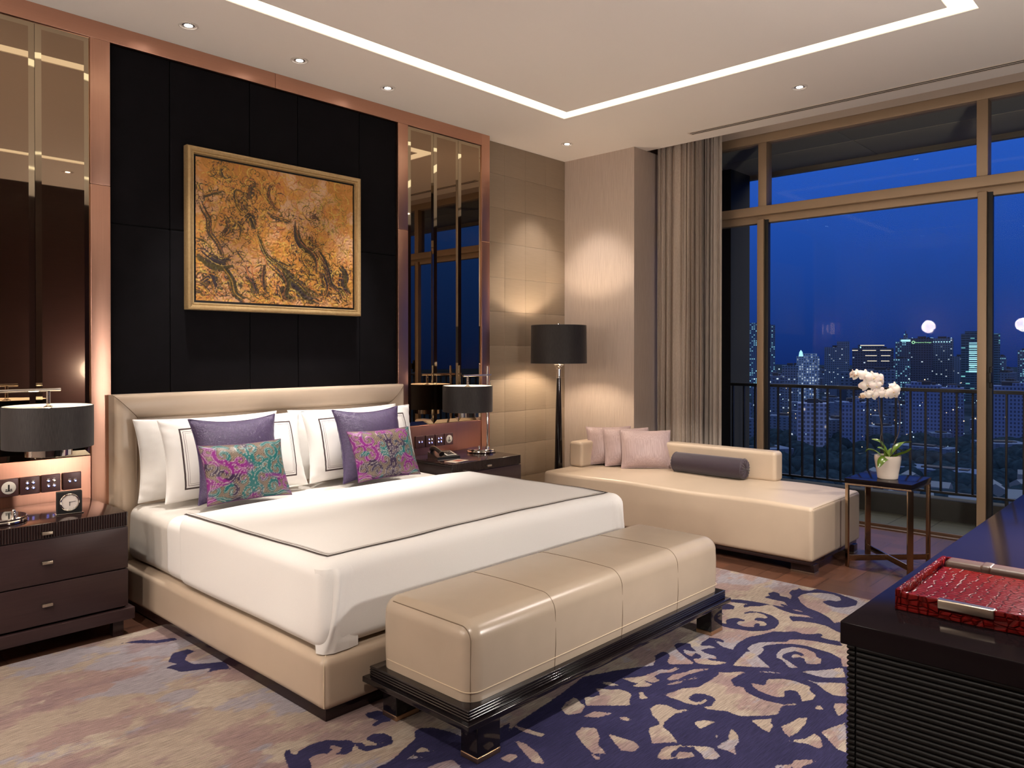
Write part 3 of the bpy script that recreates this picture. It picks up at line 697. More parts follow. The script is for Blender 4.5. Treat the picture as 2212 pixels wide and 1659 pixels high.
dv = MB().rbox(DX0, DX1, DY0, DY1, .2689, DZ, DR, 6, n=(48, 34, 10), deform=duv, skip_bottom=True)
for s, x in ((1, DX0), (-1, DX1)):      # tucked hospital-corner pleat on the foot face
    P = []
    for zz in np.linspace(.272, .60, 34):
        row = []; e = math.sin(PI*min(1, max(0, (zz-.265)/.345)))**.55; xc = .072-.060*((.60-zz)/.33)**1.3
        for t in np.linspace(.002, .17, 42):
            cx_ = max(0., DR-t); y = DY0+DR-math.sqrt(max(0, DR*DR-cx_*cx_)); zc_ = max(0., zz-(DZ-DR)); y += DR-math.sqrt(max(1e-6, DR*DR-zc_*zc_))
            q = t-xc; b = .020*math.exp(-(q/.016)**2)-.010*math.exp(-((q+.024)/.012)**2)+.006*math.exp(-((q-.035)/.02)**2)
            row.append((x+s*t, y-.0035-b*e+.008*max(0, (t-.12)/.05)+.01*max(0, 1-t/.012), zz))
        P.append(row)
    dv.grid(np.array(P) if s == 1 else np.array(P)[:, ::-1])
duvet = tag(dv.build('duvet', 'linen', smooth=60), 'white duvet with dark embroidered stripe covering most of the bed', 'duvet')
def duv_z(x, y):
    dx = max(0, DX0+DR-x, x-(DX1-DR)); dy = max(0, DY0+DR-y)
    p = np.array([[x, y, DZ-DR+math.sqrt(max(0, DR*DR-dx*dx-dy*dy))]]); return duv(p)[0]
def ribbon(off, wid, mat, nm):
    L = [(1.692, 3.858), (1.695, 3.70), (1.700, 3.2), (1.708, 2.9), (1.716, 2.68), (1.722, 2.618), (1.79, 2.612), (2.2, 2.606), (2.7, 2.610), (3.2, 2.618), (3.55, 2.628), (3.632, 2.632), (3.640, 2.70), (3.652, 3.2), (3.655, 3.858)]
    def pos(d):
        q = []
        for i, (x, y) in enumerate(L):
            if i <= 4: q.append((x+d, y))
            elif i == 5: q.append((x+d, y+d))
            elif i <= 10: q.append((x, y+d))
            elif i == 11: q.append((x-d, y+d))
            else: q.append((x-d, y))
        o = []
        for a, b in zip(q, q[1:]):
            for t in np.linspace(0, 1, 24, endpoint=False): o.append((a[0]*(1-t)+b[0]*t, a[1]*(1-t)+b[1]*t))
        o.append(q[-1])
        return [(lambda p: (p[0], p[1]+.004*math.sin(x_*5)*(0 if y_ > 2.66 else 1), p[2]+.0028))(duv_z(x_, y_)) for x_, y_ in o]
    MB().grid(np.array([pos(off), pos(off+wid*.5), pos(off+wid)])).build(nm, mat, duvet)
ribbon(0, .0125, 'stripe_dark', 'wide_stripe'); ribbon(.022, .0035, 'stripe_mid', 'fine_stripe'); ribbon(.031, .002, 'stripe_mid', 'fine_stripe')

# ---------------------------------------------------------------- pillows and cushions
def pillow_arrays(w, h, t, nu, nv, concave=.06, p=2.6, sag=.10):
    u = np.sin(np.linspace(-1, 1, nu)*PI/2); v = np.sin(np.linspace(-1, 1, nv)*PI/2)
    U, W_ = np.meshgrid(u, v, indexing='ij')
    X = w/2*U*(1-concave*(1-W_**2)*np.abs(U)**2); Z = h/2*W_*(1-concave*(1-U**2)*np.abs(W_)**2)
    T = t/2*((1-np.abs(U)**p)*(1-np.abs(W_)**p))**.62*(1-sag*W_)
    return U, W_, X, Z, T
def wrinkle(X, Z, T, s, a):
    e = 1-np.clip(T/T.max(), 0, 1)
    return a*e*(np.sin(X*70+Z*40+s)*np.sin(Z*60-X*20+2*s)+.6*np.sin(Z*110+s+X*30))
def pillow(name, w, h, t, mat, loc, lean, rz=0., label='', cat='pillow', group=None, nu=44, nv=30, seed=0, wr=.004, pipe=None, rx2=0., concave=.06, p=2.6):
    U, W_, X, Z, T = pillow_arrays(w, h, t, nu, nv, concave, p)
    f = wrinkle(X, Z, T, seed, wr); b = wrinkle(X, Z, T, seed+3, wr)
    edge = (np.abs(U) < .999)*(np.abs(W_) < .999)
    A = np.stack([X, -(T+f*edge*.5+.001), Z+h/2], -1); B = np.stack([X, T+b*edge*.5+.001, Z+h/2], -1)[::-1]
    mb = MB().grid(A).grid(B)
    rim = [tuple(A[i, 0]) for i in range(nu)]+[tuple(A[-1, j]) for j in range(1, nv)]+[tuple(A[i, -1]) for i in range(nu-2, -1, -1)]+[tuple(A[0, j]) for j in range(nv-2, 0, -1)]
    rim = [(x, 0, z) for x, y, z in rim]; mb.tube(rim, pipe or .0022, 6, closed=True)
    o = mb.build(name, mat, smooth=70)
    o.rotation_euler = (Matrix.Rotation(rz, 3, 'Z') @ Matrix.Rotation(rx2, 3, 'Y') @ Matrix.Rotation(-lean, 3, 'X')).to_euler(); o.location = loc
    return tag(o, label, cat, group), (A, U, W_)
def mat_sham(w, h):
    n = N('striped_sham'); sp = n.new('ShaderNodeSeparateXYZ', Vector=n.coord())
    ax = n.math('ABSOLUTE', sp.outputs[0]); az = n.math('ABSOLUTE', n.math('SUBTRACT', sp.outputs[2], h/2))
    f = n.math('MAXIMUM', n.math('SUBTRACT', ax, w/2-.105), n.math('SUBTRACT', az, h/2-.070))
    front = n.math('LESS_THAN', sp.outputs[1], 0.0)
    def band(a, b): return n.math('MULTIPLY', n.math('MULTIPLY', n.math('GREATER_THAN', f, a), n.math('LESS_THAN', f, b)), front)
    g = n.noise(n.coord(), 500, 2)
    c = n.mix(band(.0, .009), (.84, .82, .79), (.075, .055, .055)); c = n.mix(band(-.012, -.009), c, (.28, .22, .22)); c = n.mix(band(-.021, -.019), c, (.4, .34, .33))
    n.bsdf(Base_Color=c, Roughness=.9, Specular_IOR_Level=.2, Normal=n.bump(g, .1, .001)); return n.m
M['sham'] = mat_sham(.90, .47)
G1 = 'white pillows against the headboard'
pillow('pillow', .90, .47, .17, 'linen', (2.155, 4.475, .600), math.radians(9), label='plain white pillow standing furthest left against the headboard', group=G1, seed=1, wr=.007)
pillow('pillow', .90, .47, .17, 'linen', (3.135, 4.475, .600), math.radians(9), label='plain white pillow against the right half of the headboard, behind the striped pillow', group=G1, seed=2, wr=.007)
pillow('pillow', .90, .47, .20, 'sham', (2.235, 4.305, .606), math.radians(13), label='white pillow with double stripe border behind the left purple cushion', group=G1, seed=3, wr=.006)
pillow('pillow', .90, .47, .20, 'sham', (3.15, 4.305, .606), math.radians(13), label='white pillow with double stripe border behind the right purple cushion', group=G1, seed=4, wr=.006)
G2 = 'shiny purple cushions on the bed'
pillow('cushion', .52, .48, .22, 'purple', (2.145, 4.105, .612), math.radians(16), -.03, label='shiny purple square cushion left of the bed centre', cat='cushion', group=G2, seed=5, pipe=.005, concave=.13, wr=.008)
pillow('cushion', .52, .48, .22, 'purple', (3.085, 4.105, .612), math.radians(16), -.03, label='shiny purple square cushion on the bed half nearest the window', cat='cushion', group=G2, seed=6, pipe=.005, concave=.13, wr=.008)
def spiral(c, r, a0, turns, d, w, k=26):
    t = np.linspace(0, 1, k); R_ = r*(1-.82*t**.8); a = a0+d*turns*2*PI*t
    return np.stack([c[0]+R_*np.cos(a), c[1]+R_*np.sin(a)], 1), w*(1-.45*t)
def jacquard_color(A, seed):
    X = A[..., 0].ravel(); Z = A[..., 2].ravel()-.165; Pm = np.stack([np.abs(X), Z], 1); P2 = np.stack([X+3, Z+3], 1)
    sd = np.full(len(X), 9.)
    S = [((.055, .045), .045, 2.4, 1.1, 1, .010), ((.055, -.06), .050, 4.0, 1.15, -1, .010), ((.135, .085), .050, .6, 1.2, -1, .011), ((.150, -.02), .055, 2.2, 1.2, 1, .012),
         ((.115, -.115), .040, .2, 1.1, 1, .010), ((.205, .035), .040, 4.6, 1.1, -1, .009), ((.205, -.095), .045, 1.5, 1.15, -1, .010), ((.025, .125), .035, 5.2, 1., 1, .008),
         ((.200, .125), .035, 3.0, 1., 1, .008), ((.03, -.135), .030, 1.2, 1., -1, .008), ((.085, .0), .030, 0., 1., 1, .007)]
    for s in S:
        p, w = spiral(*s); stroke_sd(Pm, p, w*1.3, sd)
    for ln in ([(0, -.15), (.012, -.09), (0, -.03), (.014, .03), (0, .09), (.01, .15)], [(.0, .03), (.04, .005), (.09, .035), (.13, .03), (.17, .055)], [(.01, -.03), (.06, -.005), (.11, -.06), (.16, -.075), (.235, -.05)],
               [(.1, .13), (.14, .15), (.19, .14), (.235, .16)], [(.07, -.15), (.13, -.155), (.19, -.14), (.24, -.15)], [(.235, .12), (.22, .06), (.24, 0), (.22, -.05), (.24, -.12)]):
        stroke_sd(Pm, smooth_line(ln), .010, sd)
    sd += (fbm(P2, 60, seed)-.5)*.008
    m = sstep(sd, .0012, -.0012); hl = sstep(np.abs(sd+.0045), .0018, .0006)
    c1 = fbm(P2, 9, seed+5, 2); teal = np.array([.005, .10, .10]); mag = np.array([.16, .005, .14]); plum = np.array([.022, .008, .035])
    C = lerp(mag, teal, sstep(c1, .45, .53)); C = lerp(C, plum, sstep(fbm(P2, 11, seed+9, 2), .56, .66))
    C = lerp(C, np.array([.45, .40, .36]), hl*.55)
    net = .5+.5*np.sign(np.sin(X*900)*np.sin(Z*900)); G = lerp(np.array([.07, .05, .036]), np.array([.22, .165, .12]), net)
    return G*(1-m[:, None])+C*m[:, None], m
def jacquard(loc, rz, label, seed):
    o, (A, U, W_) = pillow('cushion', .485, .335, .15, 'jacquard', loc, math.radians(24), rz, label, 'cushion', 'jacquard cushions on the bed', 150, 110, seed, .003, .003, concave=.07)
    C, m = jacquard_color(A, seed); nv_ = len(o.data.vertices); full = np.tile(np.array([[.10, .02, .10]]), (nv_, 1)); k = len(C)
    full[:k] = C; full[k:2*k] = C.reshape(A.shape)[::-1].reshape(-1, 3); set_color(o, 'paint', full)
    co = np.zeros(nv_*3); o.data.vertices.foreach_get('co', co); co = co.reshape(-1, 3); co[:k, 1] -= .0016*m; o.data.vertices.foreach_set('co', co.ravel()); o.data.update()
jacquard((2.095, 3.925, .636), -.05, 'teal and magenta velvet scroll cushion propped left of the bed centre', 31)
jacquard((3.07, 3.945, .638), -.04, 'teal and magenta velvet scroll cushion on the bed half nearest the window', 57)

# ---------------------------------------------------------------- bench
bn = thing('bench', 'long tan leather bench on a ribbed dark wood base at the bed foot', 'bench', (2.745, 2.19, .0125))
bx('ledge', 'black_lacquer', bn, 1.80, 3.69, 1.888, 2.495, .148, .170, .003)
rb = MB()
for i in range(4): rb.rbox(1.820, 3.670, 1.908, 2.475, .1702+i*.0102, .1800+i*.0102, .0046, 3)
rb.box(1.828, 3.662, 1.916, 2.467, .1702, .2105)
rb.build('ribbed_rail', 'black_lacquer', bn)
BCX0, BCX1, BCY0, BCY1 = 1.853, 3.652, 1.935, 2.450
def cush(P):
    P = P.copy(); P[:, 2] = np.maximum(P[:, 2], .2112); t = np.clip((P[:, 2]-.42)/.08, 0, 1)
    P[:, 2] += t*.010*(1-((P[:, 0]-2.75)/.92)**4)*(1-((P[:, 1]-2.19)/.28)**2)
    bl = np.clip((P[:, 2]-.2)/.1, 0, 1)*np.clip((.48-P[:, 2])/.1, 0, 1); P[:, 1] -= .006*bl*np.sign(2.19-P[:, 1]); return P
cu = bx('cushion', 'bench_leather', bn, BCX0, BCX1, BCY0, BCY1, .140, .490, .062, 8, n=(40, 14, 10), deform=cush)
sm = MB()
def bench_ring(x):
    pts = [(x, BCY0, .212), (x, BCY0, .30), (x, BCY0, .428)]+[(x, BCY0+.062-.062*math.cos(a), .428+.062*math.sin(a)) for a in np.linspace(0, PI/2, 10)[1:]]+[(x, y, .490) for y in np.linspace(BCY0+.12, BCY1-.12, 8)]
    pts += [(x, BCY1-.062+.062*math.sin(a), .428+.062*math.cos(a)) for a in np.linspace(0, PI/2, 8)]+[(x, BCY1, .30), (x, BCY1, .212)]
    q = cush(np.array(pts)); return q
for x in (2.314, 2.770, 3.232): MB().tube(bench_ring(x), .0017, 6).build('cross_seam', 'seam', cu)
sm = MB()
q = [(BCX0-.0005, BCY1-.05), (BCX0-.0005, BCY0+.05)]+[(BCX0+.05-.0505*math.cos(a), BCY0+.05-.0505*math.sin(a)) for a in np.linspace(0, PI/2, 6)]+[(x, BCY0-.0005) for x in np.linspace(BCX0+.06, BCX1-.06, 12)]+[(BCX1-.05+.0505*math.sin(a), BCY0+.05-.0505*math.cos(a)) for a in np.linspace(0, PI/2, 6)]+[(BCX1+.0005, BCY1-.05)]
sm.tube(cush(np.array([(x, y, .247) for x, y in q])), .0018, 6); sm.build('welt', 'piping', cu)
sm = MB()
for s, x in ((1, BCX0), (-1, BCX1)):
    e = [(x+s*.017, y, z) for y, z in [(BCY0+.017, .215), (BCY0+.017, .428)]]+[(x+s*.017, BCY0+.062-.045*math.cos(a)*1.0, .428+.045*math.sin(a)) for a in np.linspace(0, PI/2, 8)[1:]]+[(x+s*.018, BCY1-.062, .473)]
    sm.tube(cush(np.array(e)), .0018, 6)
sm.build('end_seam', 'seam', cu)
for x0 in (1.861, 3.515):
    for y0 in (1.906, 2.357):
        lg = bx('leg', 'black_lacquer', bn, x0, x0+.115, y0, y0+.085, .032, .148, .003)
        bx('brass_cap', 'bronze_cap', lg, x0-.001, x0+.116, y0-.001, y0+.086, .0125, .032, .002)

# ---------------------------------------------------------------- daybed by the window
sf = thing('daybed', 'tan leather daybed sofa with low backrest in front of the window', 'sofa', (5.365, 3.09, 0))
def seatf(P):
    P = P.copy(); t = np.clip((P[:, 2]-.38)/.07, 0, 1)
    P[:, 2] += t*(.020*(1-((P[:, 0]-5.4)/.47)**2)*(1-((P[:, 1]-3.09)/1.17)**4)+.004*np.sin(P[:, 1]*6)-.008)
    f = np.clip((P[:, 2]-.1)/.12, 0, 1)*np.clip((.45-P[:, 2])/.1, 0, 1)
    P[:, 0] -= f*.006*(P[:, 0] < 5.0)*(1+np.sin(P[:, 1]*5)); P[:, 0] += .028*np.clip((.30-P[:, 2])/.25, 0, 1)*(P[:, 0] < 5.0)*0
    return P
st_ = bx('seat', 'tan_leather', sf, 4.925, 5.80, 1.952, 4.24, .085, .452, .030, 5, n=(14, 34, 6), deform=seatf)
sm = MB(); sm.tube(seatf(np.array([(5.0+t, 1.960, .444) for t in np.linspace(-.045, .77, 14)])), .0022, 6); sm.tube([(4.9335, 1.9605, .10), (4.9335, 1.9605, .425)], .0018, 6)
sm.build('seat_piping', 'piping', st_)
bx('backrest', 'tan_leather', sf, 5.66, 5.80, 2.53, 4.236, .448, .682, .030, 5, n=(2, 20, 3))
bx('arm', 'tan_leather', sf, 5.262, 5.658, 4.092, 4.238, .448, .668, .028, 5, n=(6, 2, 3))
bx('base_frame', 'espresso', sf, 4.945, 5.78, 1.972, 4.22, .060, .0855, .003)
for x0, x1 in ((4.978, 5.05), (5.70, 5.772)):
    for y0, y1 in ((1.962, 2.12), (4.07, 4.228)):
        lg = bx('foot', 'espresso', sf, x0, x1, y0, y1, .010, .062, .003); bx('metal_strip', 'nickel', lg, x0-.001, x1+.001, y0-.001, y1+.001, 0, .010, .001)
# mauve cushions and bolster
G3 = 'mauve silk cushions on the daybed'
rzc = math.radians(-57)
pillow('cushion', .41, .34, .17, 'mauve', (5.535, 3.975, .462), math.radians(20), rzc+.30, 'mauve silk cushion at the back of the daybed row, nearest the arm', 'cushion', G3, seed=8, pipe=.004)
pillow('cushion', .41, .34, .17, 'mauve', (5.545, 3.80, .464), math.radians(22), rzc+.25, 'middle one of three overlapping mauve silk cushions on the daybed', 'cushion', G3, seed=9, pipe=.004)
pillow('cushion', .43, .34, .18, 'mauve', (5.525, 3.60, .462), math.radians(24), rzc+.12, 'front mauve silk cushion leaning beside the dark bolster', 'cushion', G3, seed=10, pipe=.004)
bo = thing('bolster', 'dark plum velvet bolster lying along the daybed backrest', 'bolster', (5.565, 3.04, .462))
nb_ = 48
prf = [(0, -.318), (.012, -.3185), (.03, -.3175), (.058, -.3165), (.070, -.312), (.0775, -.304), (.080, -.292), (.0805, 0), (.080, .292), (.0775, .304), (.070, .312), (.058, .3165), (.03, .3175), (.012, .3185), (0, .318)]
mb = MB().lathe(prf, 64)
V = mb.V[0]; an = np.arctan2(V[:, 1], V[:, 0]); rr = np.hypot(V[:, 0], V[:, 1]); endm = (np.abs(V[:, 2]) > .30)*(rr > .01)*(rr < .076)
V[:, 2] += np.sign(V[:, 2])*.0035*np.sin(an*18)*endm
mb.xf(Matrix.Translation((0, 0, .081)) @ Matrix.Rotation(PI/2, 4, 'X')); mb.build('bolster_body', 'plum', bo, local=True)
for s in (-1, 1):
    MB().lathe([(0, .006), (.008, .004), (.010, 0)], 16).xf(Matrix.Translation((0, s*.318, .081)) @ Matrix.Rotation(-s*PI/2, 4, 'X')).build('end_button', 'plum', bo, local=True)
    MB().tube([(.0795*math.cos(a), s*.300, .081+.0795*math.sin(a)) for a in np.linspace(0, 2*PI, 40, endpoint=False)], .003, 6, closed=True).build('end_piping', 'plum', bo, local=True)

# ---------------------------------------------------------------- nightstands
def nightstand(x0, label):
    x1 = x0+.735; y0, y1, zt = 4.10, 4.665, .635
    t = thing('nightstand', label, 'nightstand', ((x0+x1)/2, 4.38, 0), 0, 'nightstands flanking the bed')
    bx('body', 'espresso_satin', t, x0+.004, x1-.004, y0+.018, y1, .150, .612, .003)
    bx('top', 'espresso', t, x0, x1, y0+.004, y1, .613, zt, .003)
    n = 62; pitch = (x1-x0-.006)/n; X = []; Y = []
    for i in range(n):
        for k in range(5):
            a = PI*k/5; X.append(x0+.003+pitch*(i+.5-.46*math.cos(a))); Y.append(y0+.004-.0045*math.sin(a))
    X.append(x1-.003); Y.append(y0+.004)
    dr = MB().grid(np.array([[(x, y, z) for x, y in zip(X, Y)] for z in (.634, .566)])).box(x0+.002, x1-.002, y0+.005, y0+.018, .566, .612).build('drawer', 'espresso', t, smooth=80)
    def handle(par, z): bx('handle', 'nickel', par, (x0+x1)/2-.030+.005, (x0+x1)/2+.020, y0-.018, y0-.002, z-.008, z+.006, .002)
    handle(dr, .592)
    for z0, z1, zh in ((.352, .560, .452), (.158, .346, .250)):
        d = bx('drawer', 'espresso_satin', t, x0+.001, x1-.001, y0, y0+.018, z0, z1, .002); handle(d, zh)
    bx('plinth', 'espresso_satin', t, x0-.028, x1+.028, y0-.012, y1, .088, .146, .003)
    for x in (x0+.01, x1-.062):
        for y in (y0+.035, y1-.075): bx('leg', 'espresso_satin', t, x, x+.052, y, y+.045, .0, .088, .002)
nightstand(.778, 'dark lacquered nightstand with three drawers left of the bed')
nightstand(3.754, 'dark lacquered nightstand half hidden behind the right side of the bed')

def table_lamp(cx_, cy_, px, py, label, side):
    zt = .6355
    t = thing('table_lamp', label, 'lamp', (px, py, zt), 0, 'bedside lamps')
    bx_, by_ = px-side*.068, py
    MB().lathe([(0, zt), (.117, zt), (.121, zt+.004), (.121, zt+.012), (.117, zt+.016), (.119, zt+.019), (.119, zt+.025), (.115, zt+.028), (0, zt+.028)], 48, (bx_, by_, 0)).build('base', 'chrome', t)
    MB().lathe([(.009, zt+.026), (.009, zt+.050), (.006, zt+.056), (0, zt+.056)], 16, (bx_-side*.058, by_-.03, 0)).build('switch_knob', 'chrome', t)
    MB().lathe([(.016, zt+.027), (.016, zt+.040), (.0095, zt+.044), (.0095, 1.330), (.006, 1.336), (0, 1.336)], 20, (px, py, 0)).build('post', 'chrome', t)
    d = Vector((cx_-px, cy_-py, 0)); u = d.normalized(); a = Vector((px, py, 1.262))
    MB().tube([a-u*.045, a+d+u*.055], .0085, 14).build('arm', 'chrome', t)
    MB().lathe([(.010, 1.176), (.010, 1.256)], 16, (cx_, cy_, 0)).lathe([(.022, 1.174), (.022, 1.178), (.010, 1.184)], 20, (cx_, cy_, 0)).build('hanger', 'chrome', t)
    MB().tube([(px-.012*u.x, py-.02, 1.26), (px-.012*u.x, py-.02, 1.205), ], .0012, 6).lathe([(.0045, 1.185), (.0045, 1.205)], 10, (px-.012*u.x, py-.02, 0)).build('pull_cord', 'chrome', t)
    MB().lathe([(.200, .977), (.2005, 1.08), (.200, 1.182)], 72, (cx_, cy_, 0), caps=False).lathe([(.2005, 1.182), (.197, 1.1835), (.1955, 1.182)], 72, (cx_, cy_, 0), caps=False).build('shade', 'shade_black', t)
    MB().lathe([(.1965, .9772), (.1965, 1.1815)], 72, (cx_, cy_, 0), caps=False).build('shade_lining', 'shade_white', t)
    sp = MB()
    for k in range(3): an = k*2*PI/3+.5; sp.tube([(cx_, cy_, 1.1735), (cx_+.196*math.cos(an), cy_+.196*math.sin(an), 1.1765)], .002, 6)
    sp.build('spider', 'chrome', t)
    MB().lathe([(.104, .990), (.104, .936), (.102, .934), (.1, .936), (.1, .990)], 48, (cx_, cy_, 0), caps=False).build('collar', 'chrome', t)
    MB().lathe([(0, 1.03), (.018, 1.035), (.030, 1.06), (.028, 1.085), (.015, 1.11), (.012, 1.172)], 20, (cx_, cy_, 0)).build('bulb', 'bulb', t)
M['bulb'] = emit('lamp_bulb_glass', (1., .79, .60), LIGHTS['table']); M['bulb_floor'] = emit('floor_lamp_bulb_glass', (1., .80, .60), LIGHTS['floor'])
table_lamp(1.212, 4.31, .925, 4.30, 'black drum shade lamp on chrome stand on the left nightstand', -1)
table_lamp(4.224, 4.437, 4.470, 4.460, 'black drum shade lamp on chrome stand on the right nightstand', 1)

def floor_lamp(x, y):
    t = thing('floor_lamp', 'tall floor lamp with black drum shade in the corner behind the daybed', 'lamp', (x, y, 0)); c = (x, y, 0)
    MB().lathe([(0, 0), (.15, 0), (.15, .018), (.13, .026), (.03, .03), (0, .03)], 40, c).build('base', 'black_lacquer', t)
    MB().lathe([(.045, .03), (.040, .3), (.028, .9), (.0185, 1.220)], 28, c).build('pole', 'black_lacquer', t)
    MB().lathe([(.0195, 1.218), (.0195, 1.298), (.014, 1.304), (.018, 1.316), (.046, 1.334), (.046, 1.338), (.040, 1.341), (.012, 1.343), (.012, 1.42)], 28, c).build('neck', 'chrome', t)
    MB().lathe([(.2515, 1.350), (.2495, 1.52), (.2475, 1.689)], 80, c, caps=False).lathe([(.2475, 1.689), (.2455, 1.6905), (.244, 1.689)], 80, c, caps=False).build('shade', 'shade_black', t)
    MB().lathe([(.2475, 1.3505), (.2440, 1.6885)], 80, c, caps=False).build('shade_lining', 'shade_white', t)
    sp = MB()
    for k in range(3): an = k*2*PI/3; sp.tube([(x, y, 1.672), (x+.2435*math.cos(an), y+.2435*math.sin(an), 1.676)], .002, 6)
    sp.lathe([(.006, 1.42), (.006, 1.69), (.012, 1.694), (.012, 1.705), (0, 1.709)], 14, c).build('harp_finial', 'chrome', t)
    MB().lathe([(0, 1.455), (.02, 1.46), (.032, 1.49), (.03, 1.52), (.016, 1.55), (0, 1.56)], 20, (x+.055, y, 0)).build('bulb', 'bulb_floor', t)
floor_lamp(5.295, 4.38)
# ---------------------------------------------------------------- side table and orchid
tb = thing('side_table', 'small square side table with bronze metal legs carrying the orchid', 'side table', (5.53, 1.68, 0))
bx('tabletop', 'dresser_top', tb, 5.312, 5.748, 1.472, 1.892, .568, .600, .002)
bx('metal_edge', 'bronze_leg', tb, 5.314, 5.746, 1.474, 1.890, .556, .5675, .001)
cxy = (5.53, 1.682)
for sx in (-1, 1):
    for sy in (-1, 1):
        m = Matrix.Translation((cxy[0]+sx*.203, cxy[1]+sy*.196, 0)) @ Matrix.Rotation(math.atan2(sy*.196, sx*.203), 4, 'Z')
        MB().rbox(-.006, .006, -.019, .019, 0, .556, .001).xf(m).build('leg', 'bronze_leg', tb)
for k, (sx, sy) in enumerate(((1, 1), (1, -1))):
    a = math.atan2(sy*.196, sx*.203); l = math.hypot(.203, .196)-.006
    MB().rbox(-l, l, -.005, .005, .040+.0005*k, .078+.0005*k, .001).xf(Matrix.Translation((*cxy, 0)) @ Matrix.Rotation(a, 4, 'Z')).build('cross_stretcher', 'bronze_leg', tb)
oc = thing('orchid_plant', 'potted white moth orchid in a cream pot on the side table', 'plant', (5.49, 1.672, .600))
pc = (5.49, 1.672, .6005)
pot = MB().lathe([(0, 0), (.060, 0), (.064, .004), (.067, .030), (.0665, .032), (.076, .085), (.083, .130), (.083, .140), (.0825, .156), (.079, .156), (.078, .13), (0, .128)], 56, pc).build('pot', 'pot', oc)
MB().lathe([(0, .1345), (.05, .134), (.0775, .130)], 40, pc, caps=False).build('soil', 'soil', oc)
FWD = np.array([.7305, .6829, 0]); RGT = np.array([.6829, -.7305, 0])
def op(r, z, f=0.): return np.array([pc[0], pc[1], 0])+RGT*r+FWD*f+np.array([0, 0, z])
def leaf(r0, pts, wid, twist):
    p = smooth_line(pts, 8); n = len(p); t = np.linspace(0, 1, n); w = wid*np.sin(PI*np.clip(t*.93+.05, 0, 1))**.6
    d = np.gradient(p, axis=0); d /= np.linalg.norm(d, axis=1, keepdims=True)
    side = np.cross(d, np.array(twist)); side /= np.linalg.norm(side, axis=1, keepdims=True); nor = np.cross(side, d)
    rows = []
    for s, sg in ((np.linspace(-1, 1, 9), 1), (np.linspace(1, -1, 9), -1)):
        for k in s: rows.append(p+side*(w*k)[:, None]+nor*((w*.35*k*k)+sg*.0012*(1-abs(k)))[:, None])
    return MB().grid(np.array(rows).transpose(1, 0, 2)).build('leaf', 'leaf', oc, smooth=80)
UPW = (0, 0, 1)
leaf(0, [op(.005, .74), op(.055, .80), (op(.105, .835)), op(.152, .848, -.02)], .027, (.2, -.3, 1))
leaf(0, [op(.01, .735, -.02), op(.055, .765, -.05), op(.095, .785, -.07), op(.118, .812, -.08)], .026, (.3, .2, 1))
leaf(0, [op(-.01, .735), op(-.025, .80), op(-.055, .845), op(-.098, .862, .02)], .022, (-.3, -.2, 1))
leaf(0, [op(-.015, .735, -.02), op(-.04, .775, -.05), op(-.07, .805, -.06), op(-.098, .815, -.06)], .020, (-.2, -.4, 1))
leaf(0, [op(-.01, .735, -.05), op(-.055, .745, -.075), op(-.09, .725, -.09), op(-.108, .69, -.095)], .024, (-.3, -.5, .8))
leaf(0, [op(.0, .735, .03), op(.05, .77, .06), op(.10, .785, .10), op(.16, .77, .12)], .022, UPW)
leaf(0, [op(-.02, .735, .02), op(-.06, .775, .05), op(-.10, .785, .06), op(-.12, .77, .07)], .020, UPW)
s1 = smooth_line([op(-.015, .735), op(-.048, .86), op(-.036, .94), op(-.058, 1.04), op(-.070, 1.15), op(-.092, 1.22), op(-.13, 1.262), op(-.19, 1.29, -.02), op(-.262, 1.30, -.03)], 6)
s2 = smooth_line([op(.015, .735), op(.036, .82), op(.075, .915), op(.083, 1.05), op(.062, 1.145), op(.03, 1.185), op(-.04, 1.18, -.03), op(-.12, 1.165, -.05), op(-.215, 1.15, -.05)], 6)
for s in (s1, s2): MB().tube(s, [.0032-.0018*i/len(s) for i in range(len(s))], 8).build('flower_stem', 'stem', oc)
MB().tube([op(-.016, .735), op(-.05, 1.0), op(-.066, 1.10)], .0018, 6).build('support_stick', 'stem', oc)
def flower(c, face, size, roll=0., closed=0.):
    face = np.array(face, float); face /= np.linalg.norm(face); up = np.array([0, 0, 1.]); rg = np.cross(up, face); rg /= np.linalg.norm(rg); up = np.cross(face, rg)
    ca, sa = math.cos(roll), math.sin(roll); rg, up = rg*ca+up*sa, up*ca-rg*sa
    mb = MB()
    for ang, ln, wd, cup in ((15, 1., .52, .16), (165, 1., .52, .16), (90, .88, .30, -.05), (215, .86, .28, -.06), (325, .86, .28, -.06)):
        a = math.radians(ang); d = rg*math.cos(a)+up*math.sin(a); sd_ = np.cross(face, d)
        rows = []
        for t in np.linspace(0, 1, 8):
            w = wd*size*math.sin(PI*min(1, .08+.86*t**.75))**.75
            rows.append([c+d*(t*ln*size)+sd_*(w*k)+face*(size*(cup*math.sin(t*PI)*(1-k*k)-.16*t*t*(1 if ang in (15, 165) else .6)-.10*k*k*t)+closed*size*t*.6+.0008) for k in np.linspace(-1, 1, 7)])
        mb.grid(np.array(rows))
    f = mb.build('flower', 'petal', oc, smooth=80)
    lp = MB(); lp.lathe([(0, .26*size), (.07*size, .22*size), (.10*size, .10*size), (.05*size, 0), (0, 0)], 12)
    R_ = Matrix(((rg[0], up[0], face[0]), (rg[1], up[1], face[1]), (rg[2], up[2], face[2]))).to_4x4()
    lp.xf(Matrix.Translation(Vector(c-up*.05*size)) @ R_); lp.build('lip', 'red_lip', f)
tc = -FWD
